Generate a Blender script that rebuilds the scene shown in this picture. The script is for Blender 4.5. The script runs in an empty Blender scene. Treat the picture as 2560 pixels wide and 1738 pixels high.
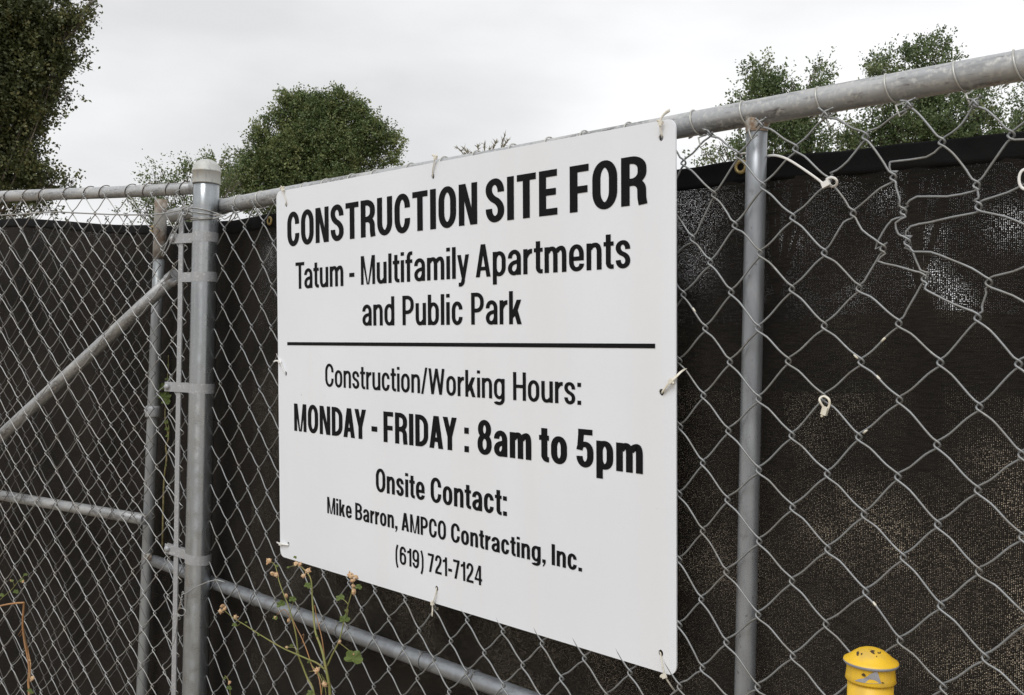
import bpy, bmesh, math, random
import numpy as np
from mathutils import Vector, Matrix
random.seed(7); rng = np.random.default_rng(7)
S = bpy.context.scene
COL = S.collection

# ------------------------------------------------------------------ camera
FPX = 2465.0; ROLL = math.radians(1.25); EYE = 1.5
R_ = np.array([math.cos(ROLL), 0, math.sin(ROLL)]); U_ = np.array([-math.sin(ROLL), 0, math.cos(ROLL)])
F_ = np.array([0, 1.0, 0]); C_ = np.array([0, 0, EYE])
cam_d = bpy.data.cameras.new("camera"); cam = bpy.data.objects.new("camera", cam_d); COL.objects.link(cam)
cam.matrix_world = Matrix(((R_[0], U_[0], 0, 0), (0, 0, -1, 0), (R_[2], U_[2], 0, EYE), (0, 0, 0, 1)))
cam_d.sensor_width = 36; cam_d.lens = FPX / 2560 * 36; cam_d.clip_start = .05; cam_d.clip_end = 2000
S.camera = cam

# ------------------------------------------------------------------ world + sun
SUN_EL, SUN_AZ = math.radians(52), math.radians(202)      # azimuth clockwise from +Y: behind the camera, to the left
W = bpy.data.worlds.new("World"); S.world = W; W.use_nodes = True
wt = W.node_tree; wn = wt.nodes; wl = wt.links
for n in list(wn): wn.remove(n)
wo = wn.new("ShaderNodeOutputWorld"); bg = wn.new("ShaderNodeBackground"); wl.new(bg.outputs[0], wo.inputs[0])
sky = wn.new("ShaderNodeTexSky"); sky.sky_type = 'NISHITA'; sky.sun_disc = False
sky.sun_elevation = SUN_EL; sky.sun_rotation = SUN_AZ; sky.dust_density = 4
bg.inputs[1].default_value = 0.1
tc = wn.new("ShaderNodeTexCoord"); mp = wn.new("ShaderNodeMapping"); mp.inputs['Scale'].default_value = (1.5, 1.5, 4.2)
mp.inputs['Location'].default_value = (.35, .2, .9)
wl.new(tc.outputs['Generated'], mp.inputs[0])
nz = wn.new("ShaderNodeTexNoise"); nz.inputs['Scale'].default_value = 1.6; nz.inputs['Detail'].default_value = 7; nz.inputs['Roughness'].default_value = .45
wl.new(mp.outputs[0], nz.inputs['Vector'])
cr = wn.new("ShaderNodeValToRGB"); cr.color_ramp.elements[0].position = .33; cr.color_ramp.elements[1].position = .66
cr.color_ramp.elements[0].color = (.685, .69, .70, 1); cr.color_ramp.elements[1].color = (.95, .955, .965, 1)
wl.new(nz.outputs[0], cr.inputs[0])
sc_ = wn.new("ShaderNodeVectorMath"); sc_.operation = 'SCALE'; sc_.inputs[3].default_value = 10.0; wl.new(cr.outputs[0], sc_.inputs[0])
mx = wn.new("ShaderNodeMix"); mx.data_type = 'RGBA'; mx.inputs[0].default_value = .985
wl.new(sky.outputs[0], mx.inputs[6]); wl.new(sc_.outputs[0], mx.inputs[7]); wl.new(mx.outputs[2], bg.inputs[0])
sun_d = bpy.data.lights.new("sun", 'SUN'); sun_d.energy = 1.5; sun_d.angle = math.radians(28); sun_d.color = (1, .99, .98)
sun = bpy.data.objects.new("sun", sun_d); COL.objects.link(sun)
sdir = Vector((math.sin(SUN_AZ) * math.cos(SUN_EL), math.cos(SUN_AZ) * math.cos(SUN_EL), math.sin(SUN_EL)))
sun.rotation_euler = sdir.to_track_quat('Z', 'Y').to_euler(); sun.location = (-3, -4, 8)
S.view_settings.view_transform = 'Standard'; S.view_settings.look = 'None'
S.view_settings.exposure = 0.16; S.view_settings.gamma = 1.0; S.view_settings.use_curve_mapping = False
S.cycles.max_bounces = 6; S.cycles.transparent_max_bounces = 24

# ------------------------------------------------------------------ frames: where a photo pixel's ray meets a real plane
def ray(px, py): return (px - 1280) * R_ - (py - 869) * U_ + FPX * F_
class Frame:
    def __init__(s, O, e, up=(0, 0, 1)):
        s.O = np.array(O, float); s.e = np.array(e, float); s.u = np.array(up, float); s.n = -np.cross(s.u, s.e) * 1.0
        if s.n @ np.array([0, -1, 0]) < 0: s.n = -s.n
    def un(s, px, py, off=0.):
        d = ray(px, py); O = s.O + s.n * off; t = ((O - C_) @ s.n) / (d @ s.n); p = C_ + d * t - s.O
        return float(p @ s.e), float(p @ s.u)
    def pt(s, a, h, off=0.): return s.O + s.e * a + s.u * h + s.n * off
    def px(s, px, py, off=0.): return s.pt(*s.un(px, py, off), off)
def pz(px, py, Z):
    d = ray(px, py); return C_ + d * (Z / d[1])
aR = math.atan2(2465, 2435); aL = math.atan2(2465, 4480); aG = math.atan2(2465, 3550)
RF = Frame((-.870, 2.761, 0), (math.cos(aR), -math.sin(aR), 0))
LF = Frame((-.870, 2.761, 0), (math.cos(aL), -math.sin(aL), 0))
GF = Frame((-1.067, 2.96, 0), (math.cos(aG), -math.sin(aG), 0))
SG = Frame((-0.57184455, 2.48274772, 0.96221378), (0.70347486, -0.71071715, 0.00206199), (-0.02712409, -0.02394831, 0.99934517))
NM = -.022      # right mesh plane, behind the sign

# ------------------------------------------------------------------ materials
def mat(name, col=(.5, .5, .5), rough=.6, metal=0., noise=None, spec=.5):
    m = bpy.data.materials.new(name); m.use_nodes = True; nt = m.node_tree; b = nt.nodes['Principled BSDF']
    b.inputs['Base Color'].default_value = (*col, 1); b.inputs['Roughness'].default_value = rough; b.inputs['Metallic'].default_value = metal
    b.inputs['Specular IOR Level'].default_value = spec
    if noise:
        for (scale, c2, lo, hi, stretch) in noise:
            tcn = nt.nodes.new('ShaderNodeTexCoord'); mpn = nt.nodes.new('ShaderNodeMapping'); mpn.inputs['Scale'].default_value = stretch
            nn = nt.nodes.new('ShaderNodeTexNoise'); nn.inputs['Scale'].default_value = scale; nn.inputs['Detail'].default_value = 6
            nt.links.new(tcn.outputs['Object'], mpn.inputs[0]); nt.links.new(mpn.outputs[0], nn.inputs['Vector'])
            mr = nt.nodes.new('ShaderNodeMapRange'); mr.inputs[1].default_value = lo; mr.inputs[2].default_value = hi
            nt.links.new(nn.outputs[0], mr.inputs[0])
            mi = nt.nodes.new('ShaderNodeMix'); mi.data_type = 'RGBA'; mi.inputs[7].default_value = (*c2, 1)
            old = b.inputs['Base Color'].links
            if old: nt.links.new(old[0].from_socket, mi.inputs[6])
            else: mi.inputs[6].default_value = (*col, 1)
            nt.links.new(mr.outputs[0], mi.inputs[0]); nt.links.new(mi.outputs[2], b.inputs['Base Color'])
    return m
def bump(m, scale, strength, dist=.001, stretch=(1, 1, 1)):
    nt = m.node_tree; b = nt.nodes['Principled BSDF']; t = nt.nodes.new('ShaderNodeTexCoord'); mp = nt.nodes.new('ShaderNodeMapping'); mp.inputs['Scale'].default_value = stretch
    n = nt.nodes.new('ShaderNodeTexNoise'); n.inputs['Scale'].default_value = scale; n.inputs['Detail'].default_value = 5
    bp = nt.nodes.new('ShaderNodeBump'); bp.inputs['Strength'].default_value = strength; bp.inputs['Distance'].default_value = dist
    nt.links.new(t.outputs['Object'], mp.inputs[0]); nt.links.new(mp.outputs[0], n.inputs['Vector']); nt.links.new(n.outputs[0], bp.inputs['Height']); nt.links.new(bp.outputs[0], b.inputs['Normal'])
def roughnoise(m, scale, lo, hi):
    nt = m.node_tree; b = nt.nodes['Principled BSDF']; t = nt.nodes.new('ShaderNodeTexCoord')
    n = nt.nodes.new('ShaderNodeTexNoise'); n.inputs['Scale'].default_value = scale; n.inputs['Detail'].default_value = 4
    mr = nt.nodes.new('ShaderNodeMapRange'); mr.inputs[1].default_value = .35; mr.inputs[2].default_value = .65; mr.inputs[3].default_value = lo; mr.inputs[4].default_value = hi
    nt.links.new(t.outputs['Object'], n.inputs['Vector']); nt.links.new(n.outputs[0], mr.inputs[0]); nt.links.new(mr.outputs[0], b.inputs['Roughness'])

ONE = (1, 1, 1); VS = (1, 1, .06)
M_post = mat('galvanised_post', (.40, .43, .45), .3, .85, [(60, (.28, .30, .31), .42, .7, (1, 1, .08)), (9, (.50, .50, .49), .5, .75, (1, 1, .3)), (220, (.36, .38, .40), .45, .62, ONE)]); bump(M_post, 90, .10, .0005, (1, 1, .15))
b_ = M_post.node_tree.nodes['Principled BSDF']; b_.inputs['Anisotropic'].default_value = .8; b_.inputs['Anisotropic Rotation'].default_value = .25; tg = M_post.node_tree.nodes.new('ShaderNodeTangent'); tg.direction_type = 'RADIAL'; tg.axis = 'Z'; M_post.node_tree.links.new(tg.outputs[0], b_.inputs['Tangent'])
roughnoise(M_post, 30, .24, .4)
M_rail = mat('weathered_galvanised_pipe', (.39, .40, .41), .52, .45, [(45, (.19, .19, .19), .47, .68, (.10, 1, 1)), (130, (.11, .10, .10), .57, .72, (.18, 1, 1)), (26, (.50, .50, .49), .52, .7, (.3, 1, 1)), (14, (.40, .32, .25), .69, .84, ONE), (150, (.52, .52, .50), .5, .7, ONE)]); bump(M_rail, 120, .3, .0006)
M_up = mat('galvanised_upright', (.33, .35, .37), .42, .6, [(40, (.25, .26, .28), .45, .7, (1, 1, .15)), (14, (.44, .45, .46), .58, .8, (1, 1, .4)), (110, (.17, .16, .16), .64, .76, ONE), (17, (.14, .13, .13), .67, .75, ONE)]); bump(M_up, 140, .25, .0005)
M_upl = mat('light_upright', (.36, .38, .39), .42, .45, [(40, (.26, .27, .28), .45, .7, (1, 1, .12)), (18, (.38, .34, .27), .62, .8, (1, 1, .5))])
M_slv = mat('rust_stained_sleeve', (.33, .32, .30), .7, .2, [(16, (.20, .15, .11), .5, .68, ONE), (60, (.42, .40, .36), .5, .7, ONE)])
M_wire = mat('galvanised_wire', (.27, .282, .287), .48, .5, [(25, (.22, .215, .20), .45, .65, ONE), (90, (.38, .38, .37), .6, .75, ONE)])
M_wired = mat('dull_galvanised_wire', (.15, .15, .145), .55, .4, [(25, (.12, .11, .10), .45, .65, ONE)])
M_wire2 = mat('bright_galvanised_wire', (.37, .38, .38), .42, .5, [(25, (.32, .30, .27), .45, .68, ONE), (80, (.40, .26, .16), .68, .8, ONE)])
M_tie = mat('dark_rusted_tie_wire', (.055, .045, .04), .7, .3, [(60, (.20, .13, .09), .5, .7, ONE)])
M_tie2 = mat('aluminium_tie_wire', (.50, .50, .47), .45, .5, [(50, (.36, .34, .30), .45, .7, ONE)])
M_band = mat('dull_pressed_band', (.37, .38, .395), .55, .35, [(40, (.36, .36, .36), .45, .7, ONE), (160, (.55, .55, .55), .55, .7, ONE)]); bump(M_band, 150, .2, .0005)
M_cap = mat('cast_cap', (.47, .48, .46), .6, .25, [(22, (.42, .38, .31), .52, .76, ONE), (120, (.36, .37, .37), .55, .7, (1, 1, .3))]); bump(M_cap, 200, .3, .0005)
M_rust = mat('orange_rust', (.22, .15, .10), .9, 0, [(180, (.33, .26, .20), .4, .65, ONE), (45, (.38, .37, .34), .47, .58, ONE)]); bump(M_rust, 300, .5, .001)
M_sign = mat('white_sign_board', (.815, .84, .88), .42, 0, [(2.2, (.765, .79, .835), .35, .7, ONE), (420, (.73, .75, .78), .60, .8, ONE), (70, (.50, .48, .45), .745, .775, ONE), (6, (.775, .785, .80), .5, .75, (1, 1, .12))], .35); bump(M_sign, 900, .06, .0002)
M_ink = mat('black_print', (.007, .007, .008), .7, 0, [(260, (.03, .03, .03), .62, .78, ONE)], .12)
M_zip = mat('yellowed_nylon', (.74, .70, .60), .45, 0, [(80, (.62, .55, .42), .5, .72, ONE)])
M_zipw = mat('white_nylon', (.78, .77, .74), .4)
for z in (M_zip, M_zipw):
    z.node_tree.nodes['Principled BSDF'].inputs['Subsurface Weight'].default_value = .0
M_brass = mat('brass_grommet', (.42, .32, .14), .4, .8, [(120, (.25, .18, .08), .5, .7, ONE)])
M_hem = mat('black_hem_tape', (.0085, .0085, .009), .85, 0, [(30, (.011, .011, .011), .45, .7, ONE)], .15); bump(M_hem, 60, .4, .003)
M_yel = mat('chipped_yellow_paint', (.80, .50, .025), .45, 0, [(9, (.74, .40, .02), .45, .75, ONE), (35, (.62, .40, .07), .55, .72, (1, 1, .4)), (70, (.42, .19, .03), .70, .76, (1, 1, .5)), (130, (.05, .03, .02), .755, .77, ONE)]); bump(M_yel, 60, .25, .001)
M_chip = mat('bare_primer', (.38, .38, .41), .6, .2, [(50, (.32, .32, .34), .4, .7, ONE)])
M_chipd = mat('dark_chip', (.06, .035, .02), .8)
M_stemg = mat('green_stem', (.20, .21, .06), .6, 0, [(60, (.28, .22, .08), .5, .7, ONE)])
M_stemb = mat('brown_stem', (.36, .18, .07), .65, 0, [(40, (.36, .22, .12), .45, .7, ONE)])
M_stemd = mat('lichened_stem', (.20, .17, .07), .8, 0, [(70, (.33, .28, .14), .45, .6, ONE)])
M_pod = mat('papery_seed_pod', (.52, .33, .18), .75, 0, [(120, (.62, .47, .30), .45, .65, ONE)])
M_dirt = mat('dry_dirt', (.23, .18, .125), .95, 0, [(1.5, (.32, .26, .18), .4, .65, ONE), (30, (.15, .12, .085), .5, .7, ONE)]); bump(M_dirt, 15, .6, .03)
M_hill = mat('scrubby_hillside', (.16, .13, .08), .95, 0, [(.25, (.07, .08, .035), .45, .6, ONE), (2, (.22, .18, .12), .55, .7, ONE)])
M_bark = mat('grey_bark', (.11, .09, .07), .9, 0, [(20, (.17, .15, .12), .45, .65, (1, 1, .2))]); bump(M_bark, 30, .6, .01)

def leafmat(name, c1, c2, c3, trans=.25):
    m = bpy.data.materials.new(name); m.use_nodes = True; nt = m.node_tree; b = nt.nodes['Principled BSDF']; o = nt.nodes['Material Output']
    at = nt.nodes.new('ShaderNodeAttribute'); at.attribute_name = 'rnd'
    r = nt.nodes.new('ShaderNodeValToRGB'); e = r.color_ramp.elements; e[0].color = (*c1, 1); e[1].color = (*c3, 1); x = e.new(.6); x.color = (*c2, 1)
    nt.links.new(at.outputs['Fac'], r.inputs[0]); nt.links.new(r.outputs[0], b.inputs['Base Color'])
    b.inputs['Roughness'].default_value = .5; b.inputs['Specular IOR Level'].default_value = .4
    t = nt.nodes.new('ShaderNodeBsdfTranslucent'); nt.links.new(r.outputs[0], t.inputs[0])
    ms = nt.nodes.new('ShaderNodeMixShader'); ms.inputs[0].default_value = trans
    nt.links.new(b.outputs[0], ms.inputs[1]); nt.links.new(t.outputs[0], ms.inputs[2]); nt.links.new(ms.outputs[0], o.inputs[0])
    return m
M_oak = leafmat('oak_leaf', (.026, .034, .014), (.080, .098, .036), (.25, .23, .10))
M_oak2 = leafmat('lighter_oak_leaf', (.050, .074, .026), (.145, .195, .075), (.32, .32, .14))
M_oak3 = leafmat('oak_leaf_pale', (.055, .085, .034), (.135, .185, .08), (.28, .31, .16))
M_need = leafmat('pale_needle', (.12, .12, .07), (.22, .20, .13), (.30, .27, .18))
M_mal = leafmat('mallow_leaf', (.09, .13, .035), (.16, .21, .06), (.30, .26, .07), .3)

def fabricmat(name, holes, seedloc):
    m = bpy.data.materials.new(name); m.use_nodes = True; nt = m.node_tree; L = nt.links; N = nt.nodes.new; b = nt.nodes['Principled BSDF']; o = nt.nodes['Material Output']
    t = N('ShaderNodeTexCoord')
    mp = N('ShaderNodeMapping'); mp.inputs['Scale'].default_value = (1 / .0026, 1 / .0023, 1); L.new(t.outputs['UV'], mp.inputs[0])
    v = N('ShaderNodeTexVoronoi'); v.voronoi_dimensions = '2D'; v.inputs['Scale'].default_value = 1; v.inputs['Randomness'].default_value = .45; L.new(mp.outputs[0], v.inputs['Vector'])
    # how far the knit is stretched open, slowly varying, plus stripes of pulled threads
    mp2 = N('ShaderNodeMapping'); mp2.inputs['Location'].default_value = seedloc; L.new(t.outputs['UV'], mp2.inputs[0])
    n = N('ShaderNodeTexNoise'); n.inputs['Scale'].default_value = 4.5; n.inputs['Detail'].default_value = 4; n.inputs['Roughness'].default_value = .6; L.new(mp2.outputs[0], n.inputs['Vector'])
    mr = N('ShaderNodeMapRange'); mr.inputs[1].default_value = .44; mr.inputs[2].default_value = .66; mr.inputs[3].default_value = .5; mr.inputs[4].default_value = 1.2; L.new(n.outputs[0], mr.inputs[0])
    # 'open' is stored per vertex: how far this stretch of knit is pulled apart
    oa = N('ShaderNodeAttribute'); oa.attribute_name = 'open'; mo = N('ShaderNodeMath'); mo.operation = 'MULTIPLY'; L.new(mr.outputs[0], mo.inputs[0]); L.new(oa.outputs['Fac'], mo.inputs[1])
    mr = mo
    # each knit hole has its own size
    sep = N('ShaderNodeSeparateColor'); L.new(v.outputs['Color'], sep.inputs[0])
    mul = N('ShaderNodeMath'); mul.operation = 'MULTIPLY'; L.new(mr.outputs[0], mul.inputs[0])
    mr3 = N('ShaderNodeMapRange'); mr3.inputs[3].default_value = .15; mr3.inputs[4].default_value = 1.55; L.new(sep.outputs[0], mr3.inputs[0]); L.new(mr3.outputs[0], mul.inputs[1])
    lt = N('ShaderNodeMath'); lt.operation = 'LESS_THAN'; L.new(v.outputs['Distance'], lt.inputs[0]); L.new(mul.outputs[0], lt.inputs[1])
    tr = N('ShaderNodeBsdfTransparent'); ms = N('ShaderNodeMixShader'); L.new(lt.outputs[0], ms.inputs[0]); L.new(b.outputs[0], ms.inputs[1]); L.new(tr.outputs[0], ms.inputs[2]); L.new(ms.outputs[0], o.inputs[0])
    mp3 = N('ShaderNodeMapping'); mp3.inputs['Scale'].default_value = (40, 320, 1); L.new(t.outputs['UV'], mp3.inputs[0])
    n2 = N('ShaderNodeTexNoise'); n2.inputs['Scale'].default_value = 1; n2.inputs['Detail'].default_value = 3; L.new(mp3.outputs[0], n2.inputs['Vector'])
    n3 = N('ShaderNodeTexNoise'); n3.inputs['Scale'].default_value = 3.2; n3.inputs['Detail'].default_value = 5; L.new(mp2.outputs[0], n3.inputs['Vector'])
    add = N('ShaderNodeMath'); add.operation = 'MULTIPLY'; L.new(n2.outputs[0], add.inputs[0]); L.new(n3.outputs[0], add.inputs[1])
    r = N('ShaderNodeValToRGB'); r.color_ramp.elements[0].position = .12; r.color_ramp.elements[0].color = (.0085, .0075, .0065, 1); r.color_ramp.elements[1].position = .42; r.color_ramp.elements[1].color = (.027, .0225, .0185, 1)
    L.new(add.outputs[0], r.inputs[0]); L.new(r.outputs[0], b.inputs['Base Color']); b.inputs['Roughness'].default_value = .9; b.inputs['Specular IOR Level'].default_value = .15
    bp = N('ShaderNodeBump'); bp.inputs['Strength'].default_value = .5; bp.inputs['Distance'].default_value = .0008; L.new(v.outputs['Distance'], bp.inputs['Height']); L.new(bp.outputs[0], b.inputs['Normal'])
    return m
M_fabR = fabricmat('black_knitted_screen', (.10, .46), (.3, 1.9, 0))
M_fabL = fabricmat('black_knitted_screen_denser', (.02, .22), (2.3, .4, 0))

# ------------------------------------------------------------------ object helpers
def tag(o, label=None, cat=None, group=None, kind=None):
    if label: o['label'] = label
    if cat: o['category'] = cat
    if group: o['group'] = group
    if kind: o['kind'] = kind
    return o
def thing(name, label, cat, loc, group=None):
    o = bpy.data.objects.new(name, None); COL.objects.link(o); o.location = Vector(loc); o.empty_display_size = .1
    return tag(o, label, cat, group)
class MB:
    def __init__(s): s.v = []; s.f = []; s.n = 0; s.uv = None
    def add(s, v, f):
        v = np.asarray(v, float).reshape(-1, 3); k = s.n; s.v.append(v); s.n += len(v)
        s.f += [tuple(i + k for i in q) for q in f]; return s
    def build(s, name, m, parent=None, smooth=True, label=None, kind=None, uvs=None):
        V = np.concatenate(s.v); me = bpy.data.meshes.new(name); c = V.mean(0) if parent is None else np.array(parent.location)
        me.from_pydata([tuple(x) for x in (V - c)], [], s.f); me.materials.append(m)
        me.polygons.foreach_set('use_smooth', [smooth and len(p.vertices) < 8 for p in me.polygons])
        if uvs is not None:
            ul = me.uv_layers.new(name='UVMap'); li = np.empty(len(me.loops), int); me.loops.foreach_get('vertex_index', li)
            ul.data.foreach_set('uv', np.asarray(uvs)[li].ravel())
        me.update(); o = bpy.data.objects.new(name, me); COL.objects.link(o)
        if parent is not None: o.parent = parent
        else: o.location = Vector(c)
        return tag(o, label, kind=kind)
def tube(mb, P, r, sides=8, closed=False, caps=True, ref=None, flat=None):
    P = np.asarray(P, float); n = len(P)
    rr = np.full(n, r) if np.isscalar(r) else np.asarray(r, float)
    if closed: T = np.roll(P, -1, 0) - np.roll(P, 1, 0)
    else: T = np.gradient(P, axis=0)
    T /= (np.linalg.norm(T, axis=1)[:, None] + 1e-12)
    a = np.array(ref if ref is not None else ([0, 0, 1.] if abs(T[0][2]) < .9 else [1., 0, 0])); a = a - T[0] * (a @ T[0]); a /= np.linalg.norm(a)
    A = np.empty_like(P)
    for i in range(n):
        a = a - T[i] * (a @ T[i]); a = a / (np.linalg.norm(a) + 1e-12); A[i] = a
    B = np.cross(T, A); th = np.linspace(0, 2 * math.pi, sides, endpoint=False)
    fx, fy = (1, 1) if flat is None else flat
    V = P[:, None, :] + rr[:, None, None] * (np.cos(th)[None, :, None] * A[:, None, :] * fx + np.sin(th)[None, :, None] * B[:, None, :] * fy)
    F = []
    for i in range(n if closed else n - 1):
        p, q = i * sides, ((i + 1) % n) * sides
        for k in range(sides):
            k2 = (k + 1) % sides; F.append((p + k, p + k2, q + k2, q + k))
    if caps and not closed: F += [tuple(range(sides))[::-1], tuple((n - 1) * sides + k for k in range(sides))]
    return mb.add(V.reshape(-1, 3), F)
def lathe(mb, base, prof, sides=32, axis=(0, 0, 1), squash=None):
    base = np.array(base, float); z = np.array(axis, float); z /= np.linalg.norm(z)
    x = np.cross(z, [0, 1, 0.]) if abs(z[1]) < .9 else np.cross(z, [1., 0, 0]); x /= np.linalg.norm(x); y = np.cross(z, x)
    th = np.linspace(0, 2 * math.pi, sides, endpoint=False); V = []; F = []
    for (r, h) in prof: V += [base + z * h + (x * math.cos(t) + y * math.sin(t)) * r for t in th]
    for i in range(len(prof) - 1):
        for k in range(sides):
            k2 = (k + 1) % sides; F.append((i * sides + k, i * sides + k2, (i + 1) * sides + k2, (i + 1) * sides + k))
    return mb.add(V, F)
def spline(P, k=4):
    P = np.asarray(P, float); Q = np.vstack([2 * P[0] - P[1], P, 2 * P[-1] - P[-2]]); out = []
    for i in range(1, len(Q) - 2):
        for t in np.linspace(0, 1, k, endpoint=False):
            a, b, c, d = Q[i - 1], Q[i], Q[i + 1], Q[i + 2]
            out.append(.5 * ((2 * b) + (c - a) * t + (2 * a - 5 * b + 4 * c - d) * t * t + (3 * b - a - 3 * c + d) * t ** 3))
    out.append(P[-1]); return np.array(out)

# ------------------------------------------------------------------ setting: ground, far hillside
def ground():
    n = 60; g = np.concatenate([-np.geomspace(600, 1, n // 2), np.geomspace(1, 600, n // 2)]); V = []; F = []
    for y in g:
        for x in g: V.append((x, y + 2, .03 * math.sin(x * 1.3) * math.cos(y * .9) - .03))
    for j in range(n - 1):
        for i in range(n - 1): F.append((j * n + i, j * n + i + 1, (j + 1) * n + i + 1, (j + 1) * n + i))
    MB().add(V, F).build('ground', M_dirt, kind='structure')
ground()
def hill():
    nx, ny = 90, 16; V = []; F = []
    for j in range(ny):
        for i in range(nx):
            x = -150 + 300 * i / (nx - 1); t = j / (ny - 1); y = 38 + 60 * t
            z = -.3 + (3.6 + 1.2 * math.sin(x * .045) + .5 * math.sin(x * .21 + 1)) * math.sin(min(1, t * 1.5) * math.pi / 2) + random.uniform(-.15, .15)
            V.append((x, y, z))
    for j in range(ny - 1):
        for i in range(nx - 1): F.append((j * nx + i, j * nx + i + 1, (j + 1) * nx + i + 1, (j + 1) * nx + i))
    MB().add(V, F).build('hill', M_hill, kind='structure')
hill()

# ------------------------------------------------------------------ trees
def leafcloud(name, m, parent, blobs, Z, dens, leaf, twig_len, depth=.8, seed=1, tips=0):
    g = np.random.default_rng(seed); C = []; D = []; CB = []
    ppm = FPX / Z
    for (cx, cy, r, w) in blobs:
        rw = r / ppm; k = int(dens * w * rw * rw * 100); nc = max(4, int(k / 14))
        u = g.normal(size=(nc, 3)); u /= np.linalg.norm(u, axis=1)[:, None]
        rad = rw * (1.02 - .72 * g.random(nc) ** 1.5)[:, None] * (.86 + .16 * np.sin(u[:, :1] * 5 + cx) * np.cos(u[:, 2:] * 6 + cy))
        q = u * rad; q[:, 1] *= depth; cl = np.repeat(np.arange(nc), k // nc + 1)
        cr_ = rw * .16 + .05; off = g.normal(size=(len(cl), 3)) * cr_ * .62; off[:, 2] *= .8
        C.append(pz(cx, cy, Z) + q[cl] + off); CB.append(g.random(nc)[cl]); dd = u[cl] + off / cr_ * .8; D.append(dd / np.linalg.norm(dd, axis=1)[:, None])
    C = np.concatenate(C); D = np.concatenate(D); nt_ = len(C)
    lp = 14     # leaves per twig
    d = D + g.normal(size=D.shape) * .45; d[:, 2] += .5; d /= np.linalg.norm(d, axis=1)[:, None]
    t = g.random((nt_, lp)) ** .8; tl = twig_len * g.uniform(.4, 1.5, (nt_, 1))
    P = C[:, None, :] + d[:, None, :] * (t * tl)[:, :, None] + g.normal(size=(nt_, lp, 3)) * leaf * .55
    P = P.reshape(-1, 3); n = len(P)
    a = g.normal(size=(n, 3)) + np.repeat(d, lp, 0) * 1.0; a /= np.linalg.norm(a, axis=1)[:, None]
    b = np.cross(a, g.normal(size=(n, 3))); b /= np.linalg.norm(b, axis=1)[:, None]
    s = leaf * g.uniform(.6, 1.35, (n, 1)); nrm = np.cross(a, b)
    V = np.stack([P, P + a * s * .5 + b * s * .32 + nrm * s * .08, P + a * s, P + a * s * .5 - b * s * .32 + nrm * s * .08], 1).reshape(-1, 3)
    me = bpy.data.meshes.new(name); c0 = np.array(parent.location); me.vertices.add(n * 4); me.vertices.foreach_set('co', (V - c0).ravel())
    me.loops.add(n * 4); me.loops.foreach_set('vertex_index', np.arange(n * 4)); me.polygons.add(n)
    me.polygons.foreach_set('loop_start', np.arange(n) * 4); me.polygons.foreach_set('loop_total', np.full(n, 4))
    base = np.repeat(np.concatenate(CB) * .55 + g.random(nt_) * .15, lp); at = me.attributes.new('rnd', 'FLOAT', 'FACE'); at.data.foreach_set('value', np.clip(base + g.random(n) * .32, 0, 1))
    me.materials.append(m); me.update(); me.validate()
    o = bpy.data.objects.new(name, me); COL.objects.link(o); o.parent = parent
    return C
def tree(label, blobs, Z, base_px, trunk_r, m, dens, leaf, twig, seed, depth=.8, name='oak_tree', group='trees beyond the fence'):
    b = pz(base_px, 900, Z); b[2] = -.05
    T = thing(name, label, 'tree', b, group); g = random.Random(seed)
    C = leafcloud('crown', m, T, blobs, Z, dens, leaf, twig, depth, seed)
    mb = MB(); cs = [pz(x, y, Z) for (x, y, r, w) in blobs]; top = max(c[2] for c in cs); mid = np.mean(cs, 0)
    fork = b + (mid - b) * .45; fork[2] = max(1.2, b[2] + (mid[2] - b[2]) * .5)
    tr = spline([b, b + (fork - b) * .4 + np.array([g.uniform(-.15, .15), 0, 0]), fork], 5)
    tube(mb, tr, np.linspace(trunk_r * 1.25, trunk_r * .8, len(tr)), 10)
    for (c, (x, y, r, w)) in zip(cs, blobs):
        m1 = fork + (c - fork) * .5 + np.array([g.uniform(-.2, .2), g.uniform(-.2, .2), g.uniform(0, .25)])
        br = spline([fork, m1, c], 5); rw = r / (FPX / Z); b0 = min(trunk_r * .5, rw * .10); tube(mb, br, np.linspace(b0, b0 * .25, len(br)), 6)
        for k in range(7):
            dd = np.array([g.gauss(0, 1), g.gauss(0, 1) * depth, g.gauss(.3, 1)]); dd /= np.linalg.norm(dd)
            s0 = br[g.randrange(len(br) // 2, len(br))]; tube(mb, spline([s0, c + dd * rw * .5 + np.array([0, 0, .05]), c + dd * rw * .8], 3), np.linspace(b0 * .22, .003, 7), 4)
    mb.build('trunk', M_bark, T)
    return T
tree('big dark oak at the left edge rising high above the fence', [(-200, 130, 290, .7), (20, 60, 110, 1.2), (110, 50, 70, 1), (70, 160, 85, 1.1), (140, 120, 45, .9), (172, 80, 28, .8), (180, 150, 20, .7), (20, 250, 90, 1.1), (95, 220, 38, .8), (130, 190, 26, .8), (148, 235, 16, .6), (168, 250, 9, .6), (0, 340, 80, 1), (70, 300, 34, .8), (90, 330, 20, .7), (-160, 420, 220, .6), (25, 420, 60, 1), (75, 400, 26, .8), (95, 445, 30, .8), (60, 470, 34, .9), (125, 438, 14, .6), (135, 462, 14, .6), (160, 463, 10, .6), (180, 466, 7, .6), (60, 520, 38, .4), (200, 40, 24, .8), (225, 22, 14, .7), (110, 525, 20, .4)],
     10.5, -260, .26, M_oak, 42, .037, .15, 11)
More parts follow.
